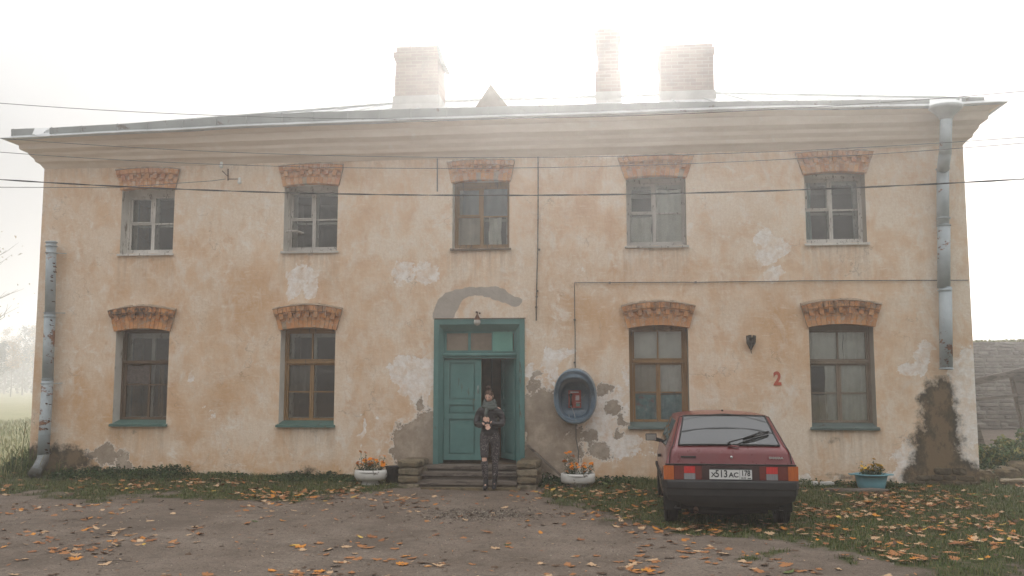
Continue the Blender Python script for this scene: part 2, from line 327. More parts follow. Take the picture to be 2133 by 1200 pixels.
def build_ground():
    n = NT('earth_yard', .95, .1); g = n.attr('grass')
    d = n.ramp(n.noise(1.1, 8, .65), [(.3, (.150, .115, .088)), (.5, (.205, .160, .126)), (.7, (.262, .212, .17))])
    d = n.mix(n.ramp(n.noise(38, 6, .85), [(.40, .75), (.52, 0)]), d, (.085, .067, .05)); d = n.mix(n.ramp(n.noise(5.5, 9, .8, dist=.6), [(.52, 0), (.60, .6)]), d, (.10, .08, .062))
    d = n.mix(n.ramp(n.noise(90, 3, .8), [(.58, 0), (.66, .7)]), d, (.34, .30, .26)); d = n.mix(n.math('MULTIPLY', n.ramp(g, [(.12, 0), (.42, .8)]), n.ramp(n.noise(2.5, 8, .75), [(.42, .2), (.6, 1)])), d, (.085, .068, .048))
    d = n.mix(n.ramp(n.noise(.45, 7, .7, dist=.5), [(.52, 0), (.66, .7)]), d, (.115, .09, .07))
    gr = n.ramp(n.noise(3, 8, .7), [(.3, (.05, .045, .025)), (.5, (.06, .07, .028)), (.7, (.085, .095, .035))])
    gr = n.mix(n.ramp(n.noise(12, 6, .7), [(.5, 0), (.65, .8)]), gr, (.12, .09, .055))
    gr = n.mix(n.attr('meadow'), gr, n.ramp(n.noise(.8, 6, .6), [(.3, (.17, .17, .075)), (.7, (.25, .23, .12))]))
    m = n.ramp(n.math('ADD', g, n.math('MULTIPLY', n.math('SUBTRACT', n.noise(9, 6, .75), .5), .9)), [(.42, 0), (.62, 1)])
    n.col(n.mix(m, d, gr)); n.bump(n.math('ADD', n.noise(14, 9, .75), n.math('MULTIPLY', n.noise(70, 4, .7), .4)), .9, .03); return n.m
M['ground'] = build_ground()
go = mb.build('ground', M['ground'], None, {'grass': [grassiness(x, y) if y < .6 and -60 < x < 60 else (.30 if x > 5.5 and y < 13 else 1.0) for y in ys for x in xs], 'meadow': [sstep((-10.6-x)/1.5)*sstep((y+2)/2) if y < 12 else 1.0*(x < 5 or y > 13) for y in ys for x in xs]})
tag(go, kind='structure')

# ================================================================ HOUSE
XL, XR, WT = P(75, 700).x-.01, P(2026, 700).x, 5.90          # wall ends and height
ZB = -.1
house = tag(empty('house', ((XL+XR)/2, 0, 0)), 'long two storey house with peeling ochre plaster, tin roof and three chimneys', 'house')
HX = (XL+XR)/2
class HB(MB):                             # parts of the house are surveyed in world metres
    def build(s, name, mat, parent=None, attrs=None):
        o = MB.build(s, name, mat, parent or house, attrs)
        if parent is None or parent is house: o.location = (-HX, 0, 0)
        return o
def opening(x0t, x0b, x1t, x1b, yt, yb):
    xa = (P(x0t, yt).x+P(x0b, yb).x)/2; xb = (P(x1t, yt).x+P(x1b, yb).x)/2
    return xa, xb
WIN = []
for i, (a, b, c, d) in enumerate([(258, 247, 365, 359), (594, 589, 704, 702), (944, 941, 1062, 1060), (1304, 1306, 1429, 1430), (1675, 1681, 1801, 1808)]):
    x0, x1 = opening(a, b, c, d, 395, 520); WIN.append(['u', i, x0, x1, 4.24, 5.49])
for i, (a, b, c, d) in enumerate([(243, 233, 353, 346), (584, 581, 698, 696), None or (0, 0, 0, 0), (1310, 1312, 1436, 1434), (1686, 1690, 1820, 1826)]):
    if i == 2: continue
    x0, x1 = opening(a, b, c, d, 690, 885); WIN.append(['l', i, x0, x1, 1.10, 2.84])
DX0, DX1, DZ0, DZ1 = P(904, 800).x, P(1093, 800).x, .44, 2.97
OP = [(w_[2], w_[3], w_[4], w_[5]) for w_ in WIN]+[(DX0+.02, DX1-.02, DZ0-.25, DZ1-.02)]
def lines(a, b, step, extra):
    ls = [a+(b-a)*i/round((b-a)/step) for i in range(round((b-a)/step)+1)]
    ls = [l for l in ls if all(abs(l-e_) > step*.35 for e_ in extra)]+list(extra)
    return sorted(ls)
gx = lines(XL, XR, .06, sorted(set(v for o in OP for v in o[:2]))); gz = lines(ZB, WT, .06, sorted(set(v for o in OP for v in o[2:])))
def inside(x, z): return any(o[0] < x < o[1] and o[2] < z < o[3] for o in OP)
def dop(x, z): return min(max(o[0]-x, x-o[1], o[2]-z, z-o[3]) for o in OP)
def wy(x, z):
    k = sstep(dop(x, z)/.25)*sstep((x-XL)/.3)*sstep((XR-x)/.3)
    return (.018*fb(x, 0, z, .45, 2)+.004*fb(x, 3, z, 2.5, 3))*k - .02*sstep((.8-z)/.8)*k
blobs = dict(white=[(632, 572, 30, 20, .95), (612, 600, 11, 16, 1), (648, 600, 12, 16, 1), (834, 568, 20, 26, 1), (852, 580, 22, 14, .9), (890, 572, 14, 20, .95), (858, 780, 42, 32, 1.35), (832, 800, 18, 12, 1),
        (893, 830, 9, 60, 1), (880, 895, 10, 25, .9), (1146, 752, 13, 26, 1.1), (1162, 738, 26, 9, 1), (1112, 770, 10, 13, 1.1), (1590, 500, 18, 16, 1), (1622, 512, 26, 16, .9), (1598, 530, 22, 16, .85), (1607, 572, 18, 12, 1.1), (1606, 583, 8, 9, 1),
        (1925, 745, 12, 26, 1), (1890, 772, 22, 12, 1), (1905, 760, 22, 10, .8), (2010, 800, 20, 60, 1.3), (2016, 880, 22, 70, 1.3), (2024, 960, 15, 45, 1.2), (1990, 790, 14, 40, 1), (1210, 560, 20, 10, .5),
        (1270, 850, 60, 60, .75), (1290, 930, 70, 30, .75), (1250, 900, 40, 50, .8), (1130, 800, 40, 30, .6), (1175, 880, 30, 40, .7), (1320, 800, 30, 60, .55), (1885, 960, 25, 40, .9), (1870, 990, 40, 12, .85), (870, 830, 20, 40, .6), (800, 900, 25, 40, .45),
        (751, 900, 2.6, 34, 1.0), (743, 868, 5, 4, .8), (777, 874, 2.5, 6, .7), (440, 860, 16, 16, .6), (395, 790, 8, 14, .8), (1195, 600, 8, 8, .4), (1640, 1000, 60, 10, 1)],
    cement=[(868, 930, 42, 48, 1.5), (888, 900, 26, 40, 1.3), (850, 960, 30, 22, 1.3), (1135, 870, 48, 42, 1.5), (1140, 930, 44, 50, 1.35), (1115, 960, 30, 40, 1.2), (1198, 930, 14, 46, 1.1), (1160, 985, 60, 14, 1),
        (1282, 852, 22, 16, 1), (1262, 808, 14, 12, .95), (1298, 880, 12, 10, .95), (1248, 935, 26, 26, .85), (1112, 806, 18, 12, .85), (1122, 776, 12, 6, .95), (1290, 905, 10, 8, .9), (1222, 905, 14, 22, .85), (208, 938, 32, 16, 1.1), (232, 955, 26, 12, .95), (262, 968, 22, 10, .9), (880, 840, 8, 12, .8)],
    mortar=[(925, 652, 22, 22, 1.4), (932, 636, 22, 16, 1.4), (942, 622, 18, 12, 1.4), (958, 612, 18, 9, 1.4), (980, 608, 20, 8, 1.4), (1002, 607, 20, 8, 1.4), (1022, 608, 20, 9, 1.4), (1040, 614, 18, 10, 1.4), (1055, 621, 18, 10, 1.4), (1070, 627, 16, 9, 1.4), (909, 655, 8, 10, 1)],
    mould=[(1965, 800, 18, 22, .9), (1962, 840, 26, 50, 1.1), (1958, 890, 34, 60, 1.15), (1955, 950, 48, 60, 1.2), (1975, 1000, 62, 36, 1.3), (1915, 985, 26, 26, .9), (2010, 1005, 36, 26, 1.2), (150, 955, 40, 26, 1.05), (100, 970, 44, 30, 1.15), (75, 980, 24, 60, 1), (190, 975, 30, 14, .85),
        (620, 990, 46, 10, .9), (560, 996, 60, 8, .8), (700, 998, 60, 8, .7), (330, 990, 60, 10, .7), (925, 1000, 40, 12, .7), (1800, 1000, 90, 8, .7), (1905, 930, 20, 14, .6), (1730, 925, 20, 10, .55), (300, 535, 55, 7, .45), (645, 524, 55, 6, .4), (290, 897, 55, 8, .4), (640, 900, 55, 8, .4), (1365, 520, 50, 8, .4)])
BW = {k: [(P(x, y).x, P(x, y).z, rx/119*1.0, ry/119*1.0, s_) for x, y, rx, ry, s_ in v] for k, v in blobs.items()}
def bval(k, x, z):
    b = 0.0
    if k != 'mortar': x, z = x+.13*fb(x, 1, z, 2.2, 3)+.05*fb(x, 4, z, 7, 2), z+.13*fb(x, 9, z, 2.2, 3)+.05*fb(x, 14, z, 7, 2)
    else: x, z = x+.03*fb(x, 1, z, 4, 3), z+.03*fb(x, 9, z, 4, 3)
    for bx, bz, rx, rz, s_ in BW[k]:
        if abs(x-bx) > 2*rx+.1 or abs(z-bz) > 2*rz+.1: continue
        d = math.hypot((x-bx)/(rx+.02), (z-bz)/(rz+.02)); b = max(b, s_*max(0, 1.12-d*(.62 if k not in ('mortar', 'cement') else .78 if k == 'mortar' else .69)))
    return b
def warmth(x, z):
    v = .8*sstep((.75-z)/.55)+max(0, fb(x, 8, z, .5, 3))*.9+.5*sstep((-4.5-x)/5)*.6
    v += .5*sstep(1-abs(z-1.9)/.9)*max(0, fb(x, 3, z, .8, 3))
    return max(0, min(.85, v))
mb = HB(); nx = len(gx); A = {k: [] for k in ('white', 'cement', 'mortar', 'mould', 'warm', 'drip_band')}
for z in gz:
    for x in gx:
        mb.v.append((x, wy(x, z), z))
        for k in BW: A[k].append(bval(k, x, z))
        A['warm'].append(warmth(x, z)); dv = 0.0
        for _, _, x0, x1, z0, _ in WIN:
            if x0-.06 < x < x1+.06 and z < z0: dv = max(dv, 1-(z0-z)/.95)
        A['drip_band'].append(max(dv, .8*max(0, 1-(5.9-z)/.3)))  # drips below the sills, plus a darker band below the cornice
for j in range(len(gz)-1):
    for i in range(nx-1):
        if not inside((gx[i]+gx[i+1])/2, (gz[j]+gz[j+1])/2):
            mb.f.append((j*nx+i, j*nx+i+1, (j+1)*nx+i+1, (j+1)*nx+i)); mb.mi.append(0); mb.sm.append(True)
nfront = len(mb.v)
DEP = 10.6
def plane(a, b, c, d, mi=0):
    mb.add([a, b, c, d], [(0, 1, 2, 3)], mi)
plane((XL, DEP, ZB), (XL, 0, ZB), (XL, 0, WT), (XL, DEP, WT)); plane((XR, 0, ZB), (XR, DEP, ZB), (XR, DEP, WT), (XR, 0, WT))
plane((XR, DEP, ZB), (XL, DEP, ZB), (XL, DEP, WT), (XR, DEP, WT))
# inner shell
T_ = .62
for zf in (.30, 3.45): plane((XL+.05, .0+T_, zf), (XR-.05, T_, zf), (XR-.05, DEP-.1, zf), (XL+.05, DEP-.1, zf), 1)
plane((XL+.02, 4.0, ZB), (XR-.02, 4.0, ZB), (XR-.02, 4.0, WT), (XL+.02, 4.0, WT), 1)
for xi in (-6.9, -3.5, -1.1, 2.2): plane((xi, .35, ZB), (xi, 4.0, ZB), (xi, 4.0, WT), (xi, .35, WT), 1)
plane((XL+.05, .3, WT-.02), (XR-.05, .3, WT-.02), (XR-.05, DEP-.1, WT-.02), (XL+.05, DEP-.1, WT-.02), 1)
ext = len(mb.v)-nfront
for k in A: A[k] += [0.0]*ext
wall = mb.build('wall', [M['plaster'], M['interior']], None, A)

# lower masonry patch where the plaster fell off at the right corner
# (uses rock(), defined with the piers below)
def masonry_patch():
    rnd = random.Random(3); mb = HB(); z = .05
    for row in range(4):
        h = rnd.uniform(.08, .15); half = .58-.05*row+rnd.uniform(-.12, .08); xc = P(1962+row*2, 900).x+.02*row; x = xc-half+rnd.uniform(0, .08); xe = min(XR-.03, xc+half*(.95 if row > 2 else 1.2))
        while x < xe-.06:
            ww = rnd.uniform(.12, .30); x2 = min(x+ww, xe); rock(mb, x+.004, x2-.004, -.028+rnd.uniform(-.02, .008), .05, z+.004, z+h-.004, rnd, .016); x = x2
        z += h
    mb.build('exposed_masonry', simple('mossy_masonry', (.085, .065, .04), .95, .7, 5, bump=1.0))
M['rubble'] = simple('mossy_rubble', (.14, .105, .06), .95, .55, 9, bump=.9)

# cornice
prof = [(0, 5.885), (.06, 5.965), (.115, 6.0), (.135, 6.06), (.19, 6.115), (.21, 6.155), (.31, 6.20), (.325, 6.295), (.345, 6.305), (.47, 6.345)]
SAG = [(-30, -.01), (P(6, 289, -.5).x, -.01)]
for px_, py_ in [(300, 276), (540, 264), (830, 253), (1130, 243), (1600, 227), (1800, 225), (1940, 223), (2080, 215)]:
    q = P(px_, py_, -.49); SAG.append((q.x, q.z-6.36))
SAG.append((30, SAG[-1][1]))
def sag(x):
    for (a, ya), (b, yb) in zip(SAG, SAG[1:]):
        if a <= x <= b: return ya+(yb-ya)*sstep((x-a)/(b-a)) if b-a > 0 else ya
    return 0
print('SAG', [(round(a, 2), round(b, 3)) for a, b in SAG])
NS = 120
def ring(o, z, wav=0, sg=1.0):
    out = []
    for i in range(NS+1):
        x = XL-o+(XR-XL+2*o)*i/NS
        out.append((x, -o+(.008*fb(x, z*3, 0, 1.2, 3)+.003*fb(x, z, 7, 6, 2) if wav else 0), z+sag(x)*sg+(.009*fb(x, z*5, 3, .9, 3) if wav else 0)))
    for i in range(1, 11): out.append((XR+o, -o+(DEP+2*o)*i/10, z+sag(XR)*sg))
    out.append((XL-o, DEP+o, z))
    for i in range(1, 10): out.append((XL-o, DEP+o-(DEP+2*o)*i/10, z))
    return out
def ringmesh(mb, pr, wav=0, sgf=lambda z: sstep((z-6.05)/.3)):
    rs = [ring(o, z, wav, sgf(z)) for o, z in pr]; n = len(rs[0])
    vs = [v for r_ in rs for v in r_]
    mb.add(vs, [(i*n+k, i*n+(k+1) % n, (i+1)*n+(k+1) % n, (i+1)*n+k) for i in range(len(rs)-1) for k in range(n)], 0, False)
mb = HB(); ringmesh(mb, prof, 1); mb.build('cornice', M['cornice'])

# roof: eave sheet, hips and ridge
RZ = 8.62; RX0, RX1 = -5.05, 2.55; RY = 5.3
roof_mb = HB(); e1 = ring(.475, 6.350, 0, 1); e2 = ring(.545, 6.362, 0, 1); e3 = ring(.545, 6.372, 0, 1); e4 = ring(.20, 6.535, 0, 1)
rs = [e1, e2, e3, e4]; n = len(e1)
roof_mb.add([v for r_ in rs for v in r_], [(i*n+k, i*n+(k+1) % n, (i+1)*n+(k+1) % n, (i+1)*n+k) for i in range(3) for k in range(n)])
tips = [(RX0, RY, RZ), (RX1, RY, RZ)]
vs = list(e4)+tips; A0, B0 = n, n+1; fs = []
front = list(range(NS+1)); right = list(range(NS, NS+11)); back = [NS+10, NS+11]; left = list(range(NS+11, n))+[0]
rp = []
for i in front:                            # front slope: ridge matched to hips
    x = e4[i][0]; rp.append(len(vs)); vs.append((min(max(x, RX0), RX1), RY, RZ))
for i in range(NS):
    x0, x1 = e4[i][0], e4[i+1][0]
    if x1 <= RX0: fs.append((i, i+1, A0))
    elif x0 >= RX1: fs.append((i, i+1, B0))
    else: fs.append((i, i+1, rp[i+1], rp[i]))
for i in range(NS, NS+10): fs.append((i, i+1, B0))
fs.append((NS+10, NS+11, A0, B0))
for a, b in zip(left, left[1:]): fs.append((a, b, A0))
roof_mb.add(vs, fs)
roof = roof_mb.build('roof', M['roof'])
mb = HB()                                  # standing seams
for k in range(26):
    x = XL+.1+k*.66; top = (min(max(x, RX0), RX1), RY, RZ)
    t_ = 1.0
    if x < RX0: t_ = (x-(XL-.2))/(RX0-(XL-.2))
    if x > RX1: t_ = ((XR+.2)-x)/((XR+.2)-RX1)
    a = Vector((x, -.2, 6.545+sag(x))); b = Vector((x, -.2+(RY+.2)*t_, 6.535+(RZ-6.535)*t_+.01))
    mb.bar(a, b, .012, .035)
mb.bar((RX0, RY, RZ+.02), (RX1, RY, RZ+.02), .12, .05)
mb.bar((XL-.2, -.2, 6.55), (RX0, RY, RZ+.02), .08, .04); mb.bar((XR+.2, -.2, 6.55+sag(XR)), (RX1, RY, RZ+.02), .08, .04)
mb.build('seam', M['roof'], roof)
# gutter upstand on the eave, with a gap at the left and the funnel spout at the right
def gzz(x):
    pts = [(75, 283, 268), (300, 270, 256), (540, 254, 238), (830, 244, 228), (1130, 236, 220), (1340, 230, 214), (1600, 222, 211), (1900, 219, 208), (2050, 216, 203)]
    q = [(P(a, b, -.36).x, P(a, b, -.36).z, P(a, c, -.36).z) for a, b, c in pts]
    if x <= q[0][0]: return q[0][1:]
    for m_, n_ in zip(q, q[1:]):
        if m_[0] <= x <= n_[0]:
            t = (x-m_[0])/(n_[0]-m_[0]); return m_[1]+(n_[1]-m_[1])*t, m_[2]+(n_[2]-m_[2])*t
    return q[-1][1:]
def upstand(xa, xb):
    mb = HB(); N = max(2, round((xb-xa)/.15)); top = []; bot = []; r2 = []
    for i in range(N+1):
        x = xa+(xb-xa)*i/N; a, b = gzz(x); yy = -.36+.01*fb(x, 0, 0, 1.5, 2); b += .006*fb(x, 2, 1, 2, 2)
        bot.append((x, yy+.0, a-.045)); top.append((x, yy-.015, b)); r2.append((x, yy+.015, b+.006))
    b2 = [(x, y+.012, z) for x, y, z in bot]
    vs = bot+top+r2+b2; n = N+1
    mb.add(vs, [(r*n+i, r*n+i+1, (r+1)*n+i+1, (r+1)*n+i) for r in range(3) for i in range(N)])
    x = xa+.05
    while x < xb-.1:
        a, b = gzz(x); mb.box(x-.009, x+.009, -.39, -.37, a-.03, b+.004, 0); x += random.uniform(.5, .85)*.62+.25
    return mb.build('gutter', M['gutter'])
gL = P(72, 275, -.36).x; gapR = P(103, 275, -.36).x; fun = P(1972, 230, -.5)
upstand(P(24, 275, -.36).x, gL); upstand(gapR, P(1936, 210, -.36).x); upstand(P(2004, 210, -.36).x, P(2050, 210, -.36).x)
mb = HB(); a, b = gzz(gapR)
mb.hexa([(gL, -.36, b), (gapR, -.36, b), (gapR-.07, -.5, a-.02), (gL+.05, -.5, a-.02), (gL, -.35, b+.005), (gapR, -.35, b+.005), (gapR-.07, -.49, a-.01), (gL+.05, -.49, a-.01)])
M['sky_gap'] = simple('sky_gap_tone', (.62, .62, .61), .4, .08, 3)
mb.build('sky_gap_sheet', M['sky_gap'])  # added pale sheet, standing in for the bright sky seen through the gutter gap

# chimneys
M['chimney'] = NT('chimney_brick', .95, .1)
c_ = M['chimney']; bt = c_.t.nodes.new('ShaderNodeTexBrick'); mp = c_.t.nodes.new('ShaderNodeMapping'); mp.inputs['Rotation'].default_value = (math.pi/2, 0, 0)
c_.t.links.new(c_.co, mp.inputs[0]); c_.t.links.new(mp.outputs[0], bt.inputs[0]); bt.inputs['Scale'].default_value = 1; bt.inputs['Brick Width'].default_value = .25; bt.inputs['Row Height'].default_value = .075; bt.inputs['Mortar Size'].default_value = .008
bt.inputs['Color1'].default_value = (.33, .25, .215, 1); bt.inputs['Color2'].default_value = (.39, .30, .255, 1); bt.inputs['Mortar'].default_value = (.4, .34, .28, 1)
c_.col(c_.mix(c_.ramp(c_.noise(3, 6, .7), [(.5, 0), (.65, .6)]), bt.outputs[0], (.30, .25, .22))); c_.bump(bt.outputs[1], .5, -.01); M['chimney'] = c_.m
M['chim_base'] = simple('chimney_plaster', (.48, .46, .43), .9, .15, 3)
CY = 2.6
def chimney(px0, px1, prof_, base_px, mats=('chimney', 'chim_base')):
    x0, x1 = P(px0, 200, CY).x, P(px1, 200, CY).x; cx = (x0+x1)/2; hw = (x1-x0)/2; dd = .42
    mb = HB()
    for k, ((wa, ya), (wb, yb)) in enumerate(zip(prof_, prof_[1:])):
        za, zb = P(cx, 0, 0).z, 0
        za = P((px0+px1)/2, ya, CY).z; zb = P((px0+px1)/2, yb, CY).z
        a, b = hw*wa, hw*wb; da, db = dd+hw*(wa-1), dd+hw*(wb-1)
        q = [(cx-a, CY-.0+ (dd-da), za), (cx+a, CY+(dd-da), za), (cx+b, CY+(dd-db), zb), (cx-b, CY+(dd-db), zb), (cx-a, CY+dd+da, za), (cx+a, CY+dd+da, za), (cx+b, CY+dd+db, zb), (cx-b, CY+dd+db, zb)]
        mb.hexa(q)
    ch = mb.build('chimney', M[mats[0]])
    mb = HB(); zt = P((px0+px1)/2, base_px, CY).z
    mb.box(x0-.03, x1+.03, CY-.05, CY+2*dd+.05, 6.9, zt); mb.add([(x0-.1, CY-.35, 6.9), (x1+.1, CY-.35, 6.9), (x1+.03, CY-.05, zt-.18), (x0-.03, CY-.05, zt-.18)], [(0, 1, 2, 3)])
    mb.build('flashing', M[mats[1]], ch); return ch, cx, hw, dd
ch, cx, hw, dd = chimney(822, 913, [(1, 235), (1, 165), (1, 165.01), (.96, 130), (1.06, 118), (1.06, 108), (.95, 108), (.95, 96)], 200)
zt = P(868, 96, CY).z
mb = HB(); mb.ball((cx-hw*.55, CY+dd, zt), .16, 8, 0, (1, 1, .45)); mb.box(cx-hw*.5-.02, cx-hw*.5+.02, CY+dd-.02, CY+dd+.02, zt, zt+.2); mb.box(cx+.05, cx+.2, CY+.2, CY+.35, zt, zt+.04); mb.build('flue_cap', M['tin_grey'], ch)
mb = HB(); mb.hexa([(cx+hw*.9, CY-.05, zt+.02), (cx+hw*1.0, CY-.05, zt+.02), (cx+hw*1.32, CY-.05, zt-.42), (cx+hw*1.1, CY-.05, zt-.42), (cx+hw*.9, CY+.7, zt+.02), (cx+hw*1.0, CY+.7, zt+.02), (cx+hw*1.32, CY+.7, zt-.42), (cx+hw*1.1, CY+.7, zt-.42)]); mb.build('bent_tin_sheet', M['tin_grey'], ch)
chimney(1243, 1292, [(1.1, 215), (1.1, 150), (.9, 145), (.88, 95), (1.12, 80), (1.12, 66), (.95, 66), (.95, 58)], 192)
chimney(1377, 1488, [(1, 225), (1, 120), (1.05, 112), (1.05, 100), (.98, 100), (.98, 92)], 190)
# aerial on the left chimney
an = tag(empty('television_aerial', (cx-.1, CY+.4, zt)), 'thin rusty television aerial on the left chimney', 'aerial')
mb = MB(); mb.tube([(0, 0, -.05), (.02, 0, .38), (.03, 0, .52)], .009, 6); mb.build('mast', M['tin_grey'], an)
for k in range(5):
    mb = MB(); mb.tube([(.02, 0, .12+k*.085), (.13, 0, .125+k*.085)], .005, 5); mb.build('element', M['tin_grey'], an)
# pointed dormer
mb = HB(); a = P(990, 222, .35); b = P(1058, 221, .35); t = P(1022, 175, .35)
mb.add([(a.x, .35, a.z-.12), (b.x, .35, b.z-.12), (b.x, .35, a.z-.02), (t.x, .35, t.z), (a.x, .35, a.z-.02), (t.x, 2.2, t.z)], [(0, 1, 2, 3, 4), (4, 3, 5), (3, 2, 5)])
M['dormer'] = simple('dormer_board', (.20, .165, .13), .9, .25, 6)
mb.build('dormer', M['dormer'])

# ---------------------------------------------------------------- brick arches
def arch(x0, x1, zb, zt, ext_, sagb=.055, sagt=.06, soot=.2, seed=0, name='brick_arch'):
    rnd = random.Random(seed); mb = HB(); w_ = x1-x0
    def pt(u, v, y):
        s4 = 1-(2*u-1)**2
        xb = x0-.025+(w_+.05)*u; xt = x0-ext_+(w_+2*ext_)*u
        return (xb+(xt-xb)*v, y, (zb+sagb*s4)*(1-v)+(zt+sagt*s4)*v)
    def brick(u0, u1, v0, v1, ya, yb):
        jj = lambda: rnd.uniform(-.004, .004); g_ = .003
        q = [pt(u0+g_, v0+.006, ya+jj()), pt(u1-g_, v0+.006, ya+jj()), pt(u1-g_, v1-.006, ya+jj()), pt(u0+g_, v1-.006, ya+jj())]
        q += [(a_, yb, c__) for a_, _, c__ in q]
        mb.hexa(q)
    N = 14
    for k in range(N):
        if rnd.random() > .05: brick(k/N, (k+1)/N, 0, .36+rnd.uniform(-.02, .02), -.05, .12)
        brick(k/N, (k+1)/N, .36, .52, -.052, .1)
    N2 = 15
    for k in range(N2):                    # toothed course
        lo = .46 if k % 2 else .66
        if rnd.random() < .06: lo = .68
        brick(k/N2, (k+1)/N2, lo, .74, -.088, .1)
        if lo > .55: brick(k/N2, (k+1)/N2, .50, lo, -.045, .1)
    for k in range(N2): brick(k/N2, (k+1)/N2, .74, 1.0+rnd.uniform(-.015, .0), -.108, .1)
    so_ = [soot*min(1, max(.25, (v_[2]-zb)/(zt-zb))) for v_ in mb.v]
    o = mb.build(name, M['brick'] if zb > 4 else M['brick_orange'], None, {'soot': so_})
    mm = HB(); N3 = 12
    for k in range(N3):
        q = [pt(k/N3, .012, -.04), pt((k+1)/N3, .012, -.04), pt((k+1)/N3, .985, -.04), pt(k/N3, .985, -.04)]; q += [(a_, .10, c__) for a_, _, c__ in q]; mm.hexa(q)
    mm.build('mortar_bed', M['mortar'], o)
    cp = HB()
    for k in range(N3):                    # thin weathered mortar cap
        a, b = pt(k/N3, 1.0, 0), pt((k+1)/N3, 1.0, 0); zz = rnd.uniform(.012, .03)
        cp.hexa([(a[0]-.004, -.118, a[2]), (b[0]+.004, -.118, b[2]), (b[0], -.10, b[2]+zz), (a[0], -.10, a[2]+zz), (a[0], .0, a[2]), (b[0], .0, b[2]), (b[0], .0, b[2]+zz+.02), (a[0], .0, a[2]+zz+.02)])
    cp.build('mortar_cap', M['mortar'], o); return o
for w_ in WIN:
    k, i, x0, x1, z0, z1 = w_
    if k == 'u': arch(x0, x1, 5.435, 5.80, .10+(.045 if i > 2 else 0), .045, .035, [.15, .25, .45, .3, .35][i], 10+i)
    else: arch(x0, x1, 2.785, 3.16, .13, .055, .085, [1.0, .6, 0, .55, .75][i], 20+i)

# ---------------------------------------------------------------- windows
YF = .27
def wbox(mb, xa, xb, za, zb_, y0, y1): mb.box(xa, xb, y0, y1, za, zb_)
def curtain(x0, x1, z0, z1, y, mat, parent, amp=.02, waves=9, name='curtain'):
    mb = HB(); N = 48; v0 = []
    for j in range(5):
        for i in range(N+1):
            u = i/N; v0.append((x0+(x1-x0)*u+.01*math.sin(j*2+u*7), y+amp*math.sin(u*waves*6.28+math.sin(j*.9)*.8)+amp*.5*math.sin(u*31), z1+(z0-z1)*j/4-(.02*math.sin(u*3.1)*(1 if j == 0 else 0))))
    mb.add(v0, [(j*(N+1)+i, j*(N+1)+i+1, (j+1)*(N+1)+i+1, (j+1)*(N+1)+i) for j in range(4) for i in range(N)], 0, True)
    return mb.build(name, mat, parent)
def rail(mb, xa, xb, za, zb_, y0=0, y1=.04): mb.box(xa, xb, YF+y0, YF+y1, za, zb_, 0, .0015)
